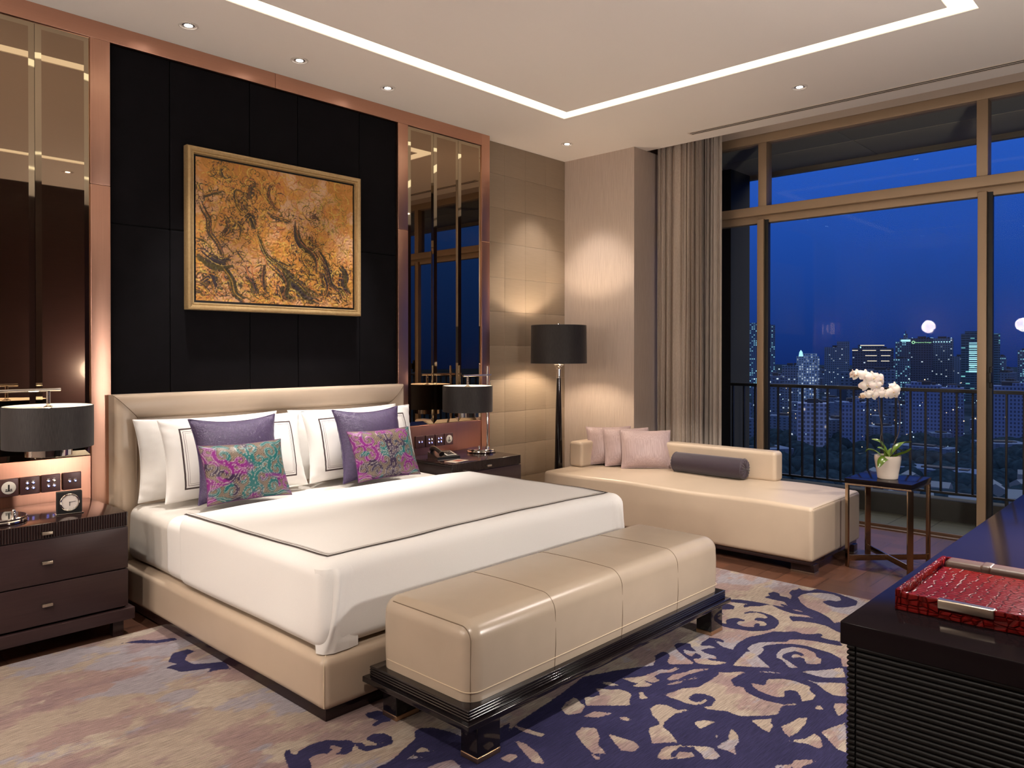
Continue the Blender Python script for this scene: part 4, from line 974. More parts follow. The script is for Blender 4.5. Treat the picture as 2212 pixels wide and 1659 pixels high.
for r, z, f, fr_, sz, rl_ in ((-.212, 1.298, -.02, (-.5, .35), .050, .2), (-.165, 1.292, -.035, (.1, .25), .054, -.2), (-.118, 1.277, -.045, (.25, .1), .056, .1), (-.068, 1.268, -.03, (.5, .1), .055, .3), (-.045, 1.245, .0, (.75, .0), .048, .2),
                              (-.158, 1.230, -.04, (-.2, -.1), .054, .4), (-.105, 1.222, -.055, (.1, -.2), .046, .1), (-.125, 1.162, -.05, (.0, -.3), .048, -.3), (-.068, 1.185, -.035, (.45, -.1), .048, .2), (-.045, 1.165, -.05, (.1, -.2), .042, -.1), (.045, 1.205, -.02, (.5, .25), .057, -.2), (.012, 1.185, -.05, (-.1, -.05), .050, .3), (.03, 1.162, -.03, (.2, -.4), .044, .1), (-.172, 1.16, -.05, (-.4, -.2), .036, .1)):
    flower(op(r, z, f), tc+RGT*fr_[0]+np.array([0, 0, fr_[1]]), sz, rl_)
flower(op(-.250, 1.302, -.03), np.array([-RGT[0], -RGT[1], .2]), .038, .2, .5)
for p, s in ((op(-.235, 1.292, -.03), .011), (op(-.200, 1.152, -.05), .011), (op(-.188, 1.155, -.05), .013), (op(-.214, 1.149, -.05), .008)):
    MB().lathe([(0, -s), (s*.55, -s*.6), (s*.75, 0), (s*.55, s*.7), (0, s*1.2)], 14, tuple(p)).build('bud', 'spike_bud', oc)

# ---------------------------------------------------------------- dresser with red tray
dz = .760
ds = thing('dresser', 'black lacquer dresser with ribbed sides at the right photo edge', 'dresser', (3.2, .25, 0))
bx('top', 'dresser_top', ds, 2.010, 4.40, -.28, .726, dz-.058, dz, .003)
bx('carcass', 'black_matte', ds, 2.030, 4.38, -.27, .706, .06, dz-.0585, .002)
def ribs(path, nm):
    pit = .0143; n = int((dz-.0595-.07)/pit); prof = []
    for i in range(n):
        for k in range(6): a = PI*k/6; prof.append((.0075*math.sin(a), dz-.0595-pit*(i+.5-.5*math.cos(a))))
    prof.append((0, dz-.0595-pit*n))
    P = []
    for (x, y, nx, ny) in path: P.append([(x+nx*d, y+ny*d, z) for d, z in prof])
    return MB().grid(np.array(P)).build(nm, 'black_matte', ds, smooth=80)
ribs([(2.0305, .690, -1, 0), (2.0305, -.26, -1, 0)][::-1], 'ribbed_panel')
ribs([(2.0305, .694, -1, 0), (2.0305, .7065, -1, 1), (4.37, .7065, 0, 1)], 'ribbed_corner')
bx('plinth', 'black_matte', ds, 2.06, 4.35, -.25, .68, 0, .06, .002)
ty = thing('tray', 'red crocodile leather stationery tray with metal handle on the black dresser', 'tray', (2.42, .48, dz))
bx('tray_base', 'croc', ty, 2.203, 2.668, .312, .652, dz+.0002, dz+.010, .002)
bx('blotter', 'croc', ty, 2.222, 2.575, .330, .628, dz+.0102, dz+.046, .010, 4, n=(6, 6, 0))
bx('side_wall', 'croc', ty, 2.203, 2.668, .638, .652, dz+.0102, dz+.054, .003)
bx('side_wall', 'croc', ty, 2.203, 2.668, .312, .326, dz+.0102, dz+.054, .003)
bx('back_wall', 'croc', ty, 2.655, 2.668, .327, .637, dz+.0102, dz+.054, .003)
for y0, y1 in ((.545, .637), (.327, .424)): bx('front_wall', 'croc', ty, 2.203, 2.221, y0, y1, dz+.0102, dz+.048, .003)
bx('front_lip', 'croc', ty, 2.203, 2.221, .4245, .5445, dz+.0102, dz+.020, .002)
bx('handle', 'nickel', ty, 2.197, 2.220, .421, .548, dz+.026, dz+.050, .003)
pcs = thing('pen_case', 'brown leather strap-bound case lying along the far side of the red tray', 'case', (2.613, .48, dz+.0102))
bx('case_body', 'brown_leather', pcs, 2.585, 2.648, .332, .626, dz+.0104, dz+.060, .012, 4)
bx('case_band', 'brown_leather', pcs, 2.583, 2.650, .50, .535, dz+.0104, dz+.0625, .012, 4)

# ---------------------------------------------------------------- rug
RX0, RX1, RY0, RY1 = -.35, 4.655, .62, 4.095
nx_, ny_ = 345, 250
gx = np.linspace(RX0, RX1, nx_); gy = np.linspace(RY0, RY1, ny_)
GX, GY = np.meshgrid(gx, gy, indexing='ij'); P2 = np.stack([GX.ravel(), GY.ravel()], 1)
sd = np.full(len(P2), .3)
for k_, tx in RUG:
    pl = np.array([[float(c)/1000 for c in q.split(',')] for q in tx.split()])
    poly_sd(P2, pl, sd, k_ == 1)
sd = np.clip(sd, -.05, .05)
RT = .012
mb = MB().grid(np.stack([GX, GY, np.full_like(GX, RT)], -1))
mb.add([(RX0, RY0, 0), (RX1, RY0, 0), (RX1, RY1, 0), (RX0, RY1, 0), (RX0, RY0, RT), (RX1, RY0, RT), (RX1, RY1, RT), (RX0, RY1, RT)], [[0, 1, 5, 4], [1, 2, 6, 5], [2, 3, 7, 6], [3, 0, 4, 7]])
rug = mb.build('rug', 'rug', smooth=0)
tag(rug, 'large beige and mauve rug with dark blue scrolls under bed and bench', 'rug')
at = rug.data.attributes.new('scroll', 'FLOAT', 'POINT'); at.data.foreach_set('value', np.concatenate([sd, np.full(8, .05)]).astype(np.float32))

# ---------------------------------------------------------------- painting
pt = thing('painting', 'large orange and brown swirling oil painting in a gilt frame', 'painting', (2.706, 4.70, 1.712))
px0, px1, pz0, pz1 = 2.066, 3.347, 1.713, 2.721
pr_ = [(0, 4.699), (0, 4.652), (.004, 4.644), (.014, 4.640), (.026, 4.644), (.030, 4.652), (.034, 4.649), (.040, 4.649), (.043, 4.658), (.046, 4.672)]
P = np.array([[(px0+w_, y, pz0+w_), (px0+w_, y, pz1-w_), (px1-w_, y, pz1-w_), (px1-w_, y, pz0+w_), (px0+w_, y, pz0+w_)] for w_, y in pr_])
MB().grid(P.transpose(1, 0, 2)[:, ::-1]).build('frame', 'gilt', pt, smooth=30)
bx('shadow_gap', 'rubber_black', pt, px0+.03, px1-.03, 4.676, 4.698, pz0+.03, pz1-.03, .001)
cw, ch = px1-px0-.118, pz1-pz0-.118
nu, nv = 500, 392
Ug, Vg = np.meshgrid(np.linspace(0, 1, nu), np.linspace(0, 1, nv), indexing='ij')
Pm = np.stack([Ug.ravel()*cw, Vg.ravel()*ch], 1)
ws = np.stack([fbm(Pm, 6, 3)-.5, fbm(Pm, 6, 8)-.5], 1)*.22
n1 = fbm(Pm+ws, 4.5, 21); n2 = fbm(Pm+ws*2, 9, 33)
Cc = lerp(np.array([.62, .33, .16]), np.array([.60, .26, .055]), sstep(n1, .38, .55))
Cc = lerp(Cc, np.array([.68, .42, .25]), sstep(n2, .56, .70)*sstep(Pm[:, 1], .35, .7)*.9)
Cc = lerp(Cc, np.array([.45, .20, .03]), sstep(n2, .46, .36)*.8)
rr_ = random.Random(5)
Cg = Cc.reshape(nu, nv, 3); Pg = Pm.reshape(nu, nv, 2); Jg = (vnoise(Pm, 160, 5)-.5).reshape(nu, nv)
def paintstroke(pts, w, col, a, jit=.0015):
    n_ = len(pts); m_ = w+.004; lo = pts.min(0)-m_; hi = pts.max(0)+m_
    i0, i1 = max(0, int(lo[0]/cw*(nu-1))), min(nu, int(hi[0]/cw*(nu-1))+2); j0, j1 = max(0, int(lo[1]/ch*(nv-1))), min(nv, int(hi[1]/ch*(nv-1))+2)
    if i1 <= i0 or j1 <= j0: return
    p = Pg[i0:i1, j0:j1].reshape(-1, 2); d = np.full(len(p), 9.)
    stroke_sd(p, pts, np.array([w*(.25+.75*math.sin(PI*min(.97, (i+.5)/n_))) for i in range(n_)]), d)
    m = (sstep(d+Jg[i0:i1, j0:j1].ravel()*jit*3, .0012, -.0018)*a).reshape(i1-i0, j1-j0, 1)
    Cg[i0:i1, j0:j1] = Cg[i0:i1, j0:j1]*(1-m)+np.array(col)*m
def curl(x, y, ang, ln, k, n=9):
    o = [(x, y)]
    for i in range(n): x += math.cos(ang)*ln/n; y += math.sin(ang)*ln/n; ang += k/n*(1+.6*i/n); o.append((x, y))
    return np.array(o)
dark = [(.035, .022, .018), (.05, .035, .015), (.075, .055, .012), (.03, .02, .03), (.09, .045, .02)]
gold = [(.70, .40, .06), (.66, .46, .10), (.50, .16, .05), (.36, .13, .03), (.62, .30, .04), (.25, .16, .02)]
for i in range(900): # base curls
    x, y = rr_.random()*cw, rr_.random()*ch
    paintstroke(curl(x, y, rr_.uniform(0, 6.3), rr_.uniform(.04, .16), rr_.uniform(-4, 4)), rr_.uniform(.0016, .0045), rr_.choice(gold), .85)
trunk = []
for w, pts in ART:
    q = smooth_line([(a*cw, b*ch) for a, b in pts], 5); ww = w/1415*cw*.95; trunk.append((q, ww))
    for j in range(10):
        off = rr_.uniform(-1, 1)*ww*1.1; d = np.gradient(q, axis=0); nn = np.stack([-d[:, 1], d[:, 0]], 1)/np.maximum(np.linalg.norm(d, axis=1), 1e-9)[:, None]
        a0 = rr_.randint(0, len(q)//3); b0 = rr_.randint(2*len(q)//3, len(q))
        paintstroke((q+nn*off*(1+.3*np.sin(np.linspace(0, 5, len(q))+j))[:, None])[a0:b0], max(.003, ww*rr_.uniform(.3, .6)), rr_.choice(dark), .92)
for i in range(1300): # foliage curls around the trunks and the ground
    q, ww = rr_.choice(trunk); p = q[rr_.randrange(len(q))]; sp_ = .02+ww*1.6
    x, y = p[0]+rr_.gauss(0, sp_), p[1]+rr_.gauss(0, sp_)
    if not (.005 < x < cw-.005 and .005 < y < ch-.005): continue
    paintstroke(curl(x, y, rr_.uniform(0, 6.3), rr_.uniform(.03, .12), rr_.uniform(-5, 5)), rr_.uniform(.0012, .0034), rr_.choice(dark+dark+gold[:2]+[(.12, .10, .02)]), .9)
for i in range(420):
    x = rr_.random()*cw; y = abs(rr_.gauss(0, .12))+.01
    paintstroke(curl(x, y, rr_.uniform(1.8, 3.2), rr_.uniform(.04, .13), rr_.uniform(-2, 2)), rr_.uniform(.002, .006), rr_.choice(dark+dark+gold), .85)
for q, ww in trunk: # re-state the limbs over the foliage
    for j in range(4):
        d = np.gradient(q, axis=0); nn = np.stack([-d[:, 1], d[:, 0]], 1)/np.maximum(np.linalg.norm(d, axis=1), 1e-9)[:, None]; off = rr_.uniform(-.7, .7)*ww
        paintstroke(q+nn*off*(1+.3*np.sin(np.linspace(0, 6, len(q))+j))[:, None], max(.003, ww*rr_.uniform(.22, .42)), rr_.choice(dark), .85)
    for j in range(2): paintstroke(q+np.array([rr_.uniform(-ww, ww), rr_.uniform(-ww, ww)]), .0018, rr_.choice(gold), .8)
for i in range(150): # radiating disc top right
    a = rr_.uniform(0, 6.3); r = .085+.02*rr_.random(); x, y = .845*cw+r*math.cos(a), .73*ch+r*1.05*math.sin(a)
    paintstroke(curl(x, y, a+rr_.choice((1.6, .5, -1.5)), rr_.uniform(.03, .08), rr_.uniform(1, 3)), .0013, rr_.choice([(.30, .22, .03), (.5, .36, .05), (.15, .11, .03)]), .8)
for pts in ([(.885, .32), (.89, .37), (.90, .385), (.91, .33)], [(.905, .27), (.91, .33)], [(.92, .315), (.935, .325), (.93, .29), (.918, .30), (.925, .27)], [(.945, .32), (.955, .30), (.942, .285), (.952, .265), (.948, .32)], [(.962, .31), (.97, .33), (.97, .28)], [(.98, .31), (.985, .27), (.97, .24)]):
    paintstroke(smooth_line([(a*cw, b*ch) for a, b in pts], 5), .0022, (.03, .02, .015), .95)
Z3 = np.stack([px0+.059+Ug*cw, 4.668-.0035*vnoise(Pm, 90, 4).reshape(Ug.shape), pz0+.059+Vg*ch], -1)
cv_ = MB().grid(Z3); cnv = cv_.build('canvas', 'canvas', pt, smooth=180); set_color(cnv, 'paint', np.clip(Cg.reshape(-1, 3)*PAINT, 0, 1))

# ---------------------------------------------------------------- bedside switch plates, clock, telephone, card
YP = 4.6855
def plate(xc, kind, label):
    t = thing('power_socket' if kind == 's' else 'light_switch', label, 'socket' if kind == 's' else 'light switch', (xc, YP, .738), 0, None if kind == 's' else 'bedside switch plates')
    MB().rbox(-.0455, .0455, -.016, 0, -.047, .047, .003).build('plate', 'plate', t, local=True)
    R90 = Matrix.Rotation(PI/2, 4, 'X')
    if kind == 's':
        MB().lathe([(0, .0165), (.031, .0165), (.033, .0175), (.033, .0195), (.031, .0205), (0, .0205)], 40).xf(R90).build('socket_disc', 'white_plastic', t, local=True)
        MB().box(-.004, .004, -.0212, -.0207, .004, .017).box(-.015, -.006, -.0212, -.0207, -.011, -.006).box(.006, .015, -.0212, -.0207, -.011, -.006).box(-.016, .016, -.0212, -.0207, -.019, -.0135).box(-.004, .004, -.0212, -.0207, -.0135, .004).build('pin_slots', 'rubber_black', t, local=True)
    else:
        pos = [(-.014, .014), (.014, .014), (-.014, -.014), (.014, -.014)] if kind == '4' else [(-.014, .0), (.014, .0)]
        for i, (x, z) in enumerate(pos):
            b = MB().lathe([(.0085, .0162), (.0085, .0185), (.0065, .020), (0, .0205)], 20).xf(R90).build('button', 'chrome', t, local=True); b.location = (x, 0, z)
            lt = MB().lathe([(0, .0211), (.0042, .0208)], 14, caps=False).xf(R90).build('button_light', 'warm_led' if (kind == '4' and i == 1 and 'third' in label) else 'blue_led', b, local=True)
        mk = MB()
        for x, z in pos: mk.box(x-.006, x+.006, -.0166, -.0161, z+.0115, z+.0128)
        mk.build('caption_marks', 'white_plastic', t, local=True)
for mir in (0, 1):
    f = (lambda x: 5.36-x) if mir else (lambda x: x)
    sd_ = 'right' if mir else 'left'
    plate(f(1.126), 's', 'round white three-pin power socket plate on copper above the %s nightstand' % sd_)
    plate(f(1.226), '4', 'four-button blue-lit switch plate next to the socket, %s nightstand' % sd_)
    plate(f(1.326), '4', 'four-button lit switch plate third from the bed-side outer end, %s nightstand' % sd_ if False else 'four-button switch plate third counting from the socket, %s nightstand' % sd_)
    plate(f(1.430), '2', 'two-button blue-lit switch plate nearest the headboard, %s nightstand' % sd_)
ck = thing('clock', 'small square black desk clock with round dial on the left nightstand', 'clock', (1.292, 4.268, .6355), math.radians(-9))
MB().rbox(-.062, .062, -.020, .022, 0, .005, .0015).build('base_plate', 'chrome', ck, local=True)
MB().rbox(-.056, .056, -.014, .020, .0052, .114, .003).build('case', 'rubber_black', ck, local=True)
RC = Matrix.Translation((0, -.0142, .060)) @ Matrix.Rotation(PI/2, 4, 'X')
MB().lathe([(.044, 0), (.044, .004), (.041, .007), (.037, .005), (.0365, .002)], 48, caps=False).xf(RC).build('bezel', 'chrome', ck, local=True)
fc = MB().lathe([(0, .002), (.037, .002)], 48, caps=False).xf(RC).build('dial', 'clock_face', ck, local=True)
hd = MB()
for ang, ln, w in ((180, .018, .0014), (82, .027, .001)):
    a = math.radians(ang); hd.tube([(0, 0, .0032), (math.sin(a)*ln, math.cos(a)*ln, .0032)], w, 6)
hd.lathe([(.0025, .002), (.0025, .004), (0, .004)], 12); hd.xf(RC).build('hands', 'rubber_black', fc, local=True)
hd = MB()
for k in range(12):
    a = k*PI/6; hd.tube([(math.sin(a)*.031, math.cos(a)*.031, .0025), (math.sin(a)*.034, math.cos(a)*.034, .0025)], .0005, 5)
hd.xf(RC).build('hour_marks', 'rubber_black', fc, local=True)

ph = thing('telephone', 'black desk telephone with light keypad on the right nightstand', 'telephone', (3.955, 4.42, .6355), math.radians(-12))
MB().add([(-.10, -.08, 0), (.10, -.08, 0), (.10, .08, 0), (-.10, .08, 0), (-.098, -.077, .016), (.098, -.077, .016), (.098, .077, .045), (-.098, .077, .045)], [[3, 2, 1, 0], [4, 5, 6, 7], [0, 1, 5, 4], [1, 2, 6, 5], [2, 3, 7, 6], [3, 0, 4, 7]]).build('phone_body', 'rubber', ph, smooth=0, local=True)
hs = [(-.062, -.075, .040), (-.062, -.055, .050), (-.062, -.02, .062), (-.062, .03, .072), (-.062, .06, .070), (-.062, .082, .064)]
MB().tube(smooth_line(hs, 5), [.022, .021, .019, .017, .016, .015, .015, .015, .015, .015, .015, .015, .015, .015, .016, .017, .018, .019, .02, .021, .021, .022, .022, .022, .022, .021][:26], 14).build('handset', 'rubber', ph, local=True)
RK = Matrix.Translation((.035, -.01, .0312)) @ Matrix.Rotation(math.radians(10.5), 4, 'X')
kp = MB().rbox(-.045, .045, -.052, .045, 0, .004, .001).xf(RK).build('keypad_panel', 'white_plastic', ph, local=True)
for r_ in range(4):
    for c_ in range(3): MB().rbox(-.031+c_*.022, -.013+c_*.022, -.044+r_*.021, -.029+r_*.021, .0042, .0072, .001).xf(RK).build('key', 'rubber', kp, local=True)
cd = thing('card', 'printed card lying by the telephone on the right nightstand', 'card', (3.90, 4.215, .6352), math.radians(12))
MB().box(-.085, .085, -.05, .05, .0004, .0012).build('card_sheet', 'paper', cd, smooth=0, local=True)
MB().box(-.02, .06, -.032, .03, .00125, .00145).build('printed_block', 'paper_red', cd, smooth=0, local=True)

# unseen globe lamps added as fill light on the camera side
M['globe'] = emit('opal_globe', (1., .92, .85), LIGHTS['globe'])
def fill_globe(y, label):  # added fill lamp, brightens the left side of the bed
    t = thing('fill_wall_globe', label, 'added fill lamp', (-1.5, y, 1.75), 0, 'unseen opal fill globes added on the camera side')
    MB().lathe([(0, 0), (.055, 0), (.055, .012), (0, .014)], 32).xf(Matrix.Rotation(PI/2, 4, 'Y')).build('wall_plate', 'chrome', t, local=True)
    MB().tube([(.012, 0, 0), (.10, 0, 0), (.13, 0, .03)], .009, 10).build('bracket', 'chrome', t, local=True)
    MB().lathe([(.11*math.sin(a), .13-.11*math.cos(a)) for a in np.linspace(0, PI, 16)], 24, (.13, 0, .02), caps=False).build('globe', 'globe', t, local=True)
fill_globe(2.45, 'unseen opal fill globe added on the west wall nearer the dresser wall'); fill_globe(3.85, 'unseen opal fill globe added on the west wall nearer the bed wall')
M['globe_desk'] = emit('opal_desk_globe', (1., .92, .85), LIGHTS['desk'])
t = thing('fill_desk_globe', 'unseen opal fill globe added on the dresser', 'lamp', (3.3, .12, dz))  # added fill globe, brightens the bed foot and bench front
MB().lathe([(0, .0005), (.08, .0005), (.08, .015), (.012, .02), (.012, .36), (0, .36)], 32, (3.3, .12, dz)).build('stand', 'chrome', t)
MB().lathe([(.12*math.sin(a), .48-.12*math.cos(a)) for a in np.linspace(0, PI, 16)], 24, (3.3, .12, dz), caps=False).build('globe', 'globe_desk', t)
# ---------------------------------------------------------------- city at dusk
Z0 = -73.
M['cityground'] = fabric('city_ground', (.016, .030, .065), (.006, .012, .025), (.02, .02, .02), .95, .0, 0., .0, 6)
g = MB().add([(30, -2500, Z0), (4500, -2500, Z0), (4500, 3500, Z0), (30, 3500, Z0)], [[0, 1, 2, 3]]).build('ground', 'cityground', smooth=0); struct(g)
blue = (.020, .050, .135); T_ = (.35, .85, 1.); Wt = (.75, .9, 1.)
BM = {  # dusk haze is put into the lifted blue wall colours
 'dense': mat_building('facade_dense', (.045, .085, .20), T_, .72, 3.2, 3.4, .45, (.55, .5), 1.), 'sparse': mat_building('facade_sparse', (.05, .095, .22), Wt, .93, 3.4, 3.4, .5, (.6, .5), 2.),
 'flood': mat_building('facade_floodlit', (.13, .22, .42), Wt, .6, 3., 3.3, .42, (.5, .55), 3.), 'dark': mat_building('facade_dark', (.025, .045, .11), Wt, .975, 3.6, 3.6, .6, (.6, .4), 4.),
 'teal': mat_building('facade_teal', (.03, .07, .15), (.3, .95, .95), .85, 6., 3.6, .5, (.9, .45), 5., .05), 'resi': mat_building('facade_flats', (.055, .10, .28), (1., .8, .6), .985, 2.6, 3.1, .6, (.5, .55), 6., .6),
 'slab': mat_building('facade_slab', (.12, .17, .36), (.9, .8, .75), .93, 3.0, 3.1, .5, (.62, .6), 7., .5), 'low': mat_building('facade_low', (.04, .075, .18), Wt, .95, 4., 3.6, .7, (.5, .4), 8., .4)}
M['warm_strip'] = emit('warm_strip', (1., .86, .66), .9, False); M['cool_strip'] = emit('cool_strip', (.45, .9, 1.), .8, False); M['sign_green'] = emit('sign_green', (.45, 1., .55), .7, False)
M['red_lamp'] = emit('red_lamp', (1., .1, .06), 3., False); M['roofdark'] = simple('roof_dark', (.008, .014, .035), .9)
def block(mb, w, d, z0, z1, cx_=0., cy_=0., uvs=None):
    x0, x1, y0, y1 = cx_-w/2, cx_+w/2, cy_-d/2, cy_+d/2; b = mb.n
    V = []; F = []; u = 0
    for (ax, ay), (bx_, by_) in (((x0, y0), (x1, y0)), ((x1, y0), (x1, y1)), ((x1, y1), (x0, y1)), ((x0, y1), (x0, y0))):
        k = len(V); l = math.hypot(bx_-ax, by_-ay); V += [(ax, ay, z0), (bx_, by_, z0), (bx_, by_, z1), (ax, ay, z1)]; F.append([k, k+1, k+2, k+3]); uvs += [(u, z0), (u+l, z0), (u+l, z1), (u, z1)]; u += l
    k = len(V); V += [(x0, y0, z1), (x1, y0, z1), (x1, y1, z1), (x0, y1, z1)]; F.append([k, k+1, k+2, k+3]); uvs += [(-.05, -.05)]*4
    mb.add(V, F)
def tower(name, x, y, w, d, h, mat, label, cat='building', group=None, parts=(), yaw=None, extra=None):
    yaw = math.atan2(y, x)-PI/2 if yaw is None else yaw
    t = thing(name, label, cat, (x+math.cos(yaw+PI/2)*d/2, y+math.sin(yaw+PI/2)*d/2, Z0), yaw, group)
    mb = MB(); uvs = []; block(mb, w, d, 0, h, 0, 0, uvs)
    for (fw, fd, a, b, ox) in parts: block(mb, w*fw, d*fd, h*a, h*b, ox*w, 0, uvs)
    o = mb.build('facade', BM[mat], t, smooth=0, local=True)
    uv = o.data.uv_layers.new(name='uv'); li = [0]*len(o.data.loops); o.data.loops.foreach_get('vertex_index', li); uv.data.foreach_set('uv', np.array(uvs)[li].astype(np.float32).ravel())
    rf = MB(); rf.box(-w*.18, w*.2, -d*.2, d*.2, h, h+3.2); rf.box(w*.24, w*.34, -d*.1, d*.2, h, h+2.)
    rf.build('roof_plant', 'roofdark', t, smooth=0, local=True)
    return t
def strip(t, nm, mat, x0, x1, z0, z1, d): MB().box(x0, x1, -d/2-.6, -d/2-.1, z0, z1).build(nm, mat, t, smooth=0, local=True)
c = dict((r[0], r[1:]) for r in [('a', 1238, 579, 44.8, 30, 120.7), ('b', 1044, 421, 29.2, 25, 68.6), ('c', 1377, 504, 40.8, 30, 83.3), ('d', 1157, 373, 53.9, 45, 80.3), ('e', 1350, 387, 24.9, 28, 91.7), ('f', 1315, 351, 31.2, 30, 96.1), ('g', 1370, 336, 32.0, 30, 96.6), ('h', 1320, 272, 50.1, 40, 102.1), ('i', 1634, 302, 13.5, 25, 66.7), ('j', 1484, 243, 18.9, 25, 77.3), ('k', 559, 222, 20.7, 16, 36.8), ('l', 611, 211, 16.8, 16, 35.5), ('m', 702, 186, 26.7, 18, 46.9), ('n', 741, 174, 18.4, 18, 43.6), ('o', 728, 129, 32.2, 18, 47.0), ('p', 896, 359, 14.1, 20, 62.9), ('q', 1238, 360, 25.7, 30, 64.6), ('r', 978, 418, 19.3, 24, 56.8), ('s', 820, 367, 15.4, 24, 48.1), ('t', 1468, 334, 18.9, 26, 67.2), ('u', 952, 299, 32.6, 28, 53.1)])
tower('office_tower', *c['a'], 'dense', 'tallest lit tower, standing far left behind the window frame', parts=((.45, .8, 1, 1.03, -.2),))
t = tower('office_building', *c['b'], 'flood', 'white floodlit block with pointed lamp, left part of the skyline', parts=((.6, .8, 1, 1.06, .1),))
MB().lathe([(3, c['b'][4]), (2, c['b'][4]+6), (0, c['b'][4]+9)], 12, (-9, -8, 0)).build('lit_cap', 'cool_strip', t, local=True)
tower('office_tower', *c['c'], 'sparse', 'dim blue stepped tower left of the warm striped building', parts=((.5, .8, 1, 1.12, .25),))
w_, d_, h_ = c['d'][2:]
t = tower('office_building', *c['d'], 'dark', 'broad dark building with warm horizontal light strips above the orchid', parts=((.62, .8, 1, 1.06, -.05),))
for x0, x1, z, m in ((-.30, .28, 1.045, 'warm_strip'), (-.5, -.36, .955, 'warm_strip'), (-.25, .08, .955, 'warm_strip'), (.18, .44, .955, 'warm_strip'), (-.18, .1, .86, 'warm_strip'), (.2, .42, .86, 'warm_strip'), (-.13, .1, .765, 'warm_strip'), (.2, .4, .765, 'warm_strip')):
    strip(t, 'light_strip', m, x0*w_, x1*w_, h_*z, h_*z+.8, d_)
strip(t, 'corner_light', 'cool_strip', -.31*w_, -.28*w_, h_*1.0, h_*1.03, d_)
t = tower('office_tower', *c['e'], 'dense', 'lit tower with white crown, left neighbour of the signed dark tower', parts=((.7, .7, 1, 1.06, .1), (.25, .3, 1.06, 1.14, .1)))
strip(t, 'crown_light', 'cool_strip', -4, 11, c['e'][4]-1, c['e'][4]+3.2, 22)
MB().tube([(2.5, -5, c['e'][4]*1.14+z) for z in (0, 1)]+[(2.5, -5, c['e'][4]*1.14+5)], .5, 6).build('mast', 'roofdark', t, local=True)
t = tower('office_tower', *c['f'], 'dark', 'dark office tower with a green lit sign across its top')
tx = bpy.data.curves.new('sign_text', 'FONT'); tx.body = 'Sampoerna Strategic'; tx.size = 2.75; tx.extrude = .15; tx.align_x = 'LEFT'
tmp = bpy.data.objects.new('tmp', tx); COL.objects.link(tmp); bpy.context.view_layer.update()
sme = bpy.data.meshes.new_from_object(tmp.evaluated_get(bpy.context.evaluated_depsgraph_get())); sme.name = 'rooftop_sign'; bpy.data.objects.remove(tmp)
so = bpy.data.objects.new('rooftop_sign', sme); COL.objects.link(so); so.parent = t; so.location = (-9.2, -15.4, c['f'][4]-7.2); so.rotation_euler = (PI/2, 0, 0); sme.materials.clear(); sme.materials.append(M['sign_green'])
MB().tube([(-11.6+1.9*math.cos(a), -15.7, c['f'][4]-6.2+1.9*math.sin(a)) for a in np.linspace(0, 2*PI, 20, endpoint=False)], .5, 6, closed=True).build('rooftop_logo', 'sign_green', t, local=True)
for x in (-13, 13): MB().lathe([(0, 0), (.7, .7), (0, 1.4)], 8, (x, -14, c['f'][4]+.2)).build('roof_lamp', 'cool_strip', t, local=True)
t = tower('office_tower', *c['g'], 'sparse', 'dim twin tower just right of the green signed tower')
for i in range(7): strip(t, 'top_window', 'cool_strip', -13+i*3.8, -11.2+i*3.8, c['g'][4]-6.5, c['g'][4]-4.8, 30)
for x in (-13, 13): MB().lathe([(0, 0), (.7, .7), (0, 1.4)], 8, (x, -14, c['g'][4]+.2)).build('roof_lamp', 'cool_strip', t, local=True)
t = tower('office_tower', *c['h'], 'teal', 'wide tower with bright teal floors crossed by the right window stile', parts=((.4, .8, 1, 1.04, -.2),))
for i in range(15): strip(t, 'lit_floor', 'cool_strip', -.27*w_, -.06*w_, h_*.55+i*3.1, h_*.55+i*3.1+(1.2 if i % 3 else 2.0), 40)
tower('office_tower', *c['i'], 'dense', 'thin distant lit tower right of the right window stile')
tower('office_tower', *c['j'], 'dense', 'distant tower at the right photo edge on the skyline')
tower('apartment_block', *c['k'], 'slab', 'pale grid fronted apartment slab behind the railing, left of the orchid')
tower('apartment_block', *c['l'], 'resi', 'narrow blue apartment block just left of the orchid stems', parts=((.3, .8, 1, 1.08, .1),))
tower('apartment_block', *c['m'], 'resi', 'tall blue apartment block seen right of the orchid flowers', parts=((.3, .8, 1, 1.05, -.2),))
tower('apartment_block', *c['n'], 'resi', 'slim blue apartment block between orchid and right window stile', parts=((.4, .8, 1, 1.05, .0),))
tower('apartment_block', *c['o'], 'resi', 'wide blue apartment block at the right photo edge behind the railing', parts=((.3, .8, 1, 1.05, .2),))
tower('office_building', *c['p'], 'flood', 'slim pale lit building below the floodlit block', parts=((.5, .8, 1, 1.05, 0),))
tower('office_building', *c['q'], 'dense', 'mid-height lit building below the white-crowned tower')
tower('office_building', *c['r'], 'sparse', 'low dark building between left stile and floodlit block')
tower('office_building', *c['s'], 'low', 'low dark building beside the left window stile behind the railing')
tower('office_building', *c['t'], 'sparse', 'distant low tower between the dim twin and teal floored tower')
tower('office_building', *c['u'], 'low', 'wide low building directly behind the orchid flowers')
rc = random.Random(21)
occ = [(v[0], v[1], .6*max(v[2], v[3])+4) for v in c.values()]+[(900, 420, 16)]
def clear(x, y, r):
    if any(math.hypot(x-a, y-b) < r+q for a, b, q in occ): return False
    occ.append((x, y, r)); return True
proto = tower('low_block', 900, 420, 22, 16, 30, 'low', 'dark low city block with a few lit windows between the towers', group='low blocks of the city beyond the railing')
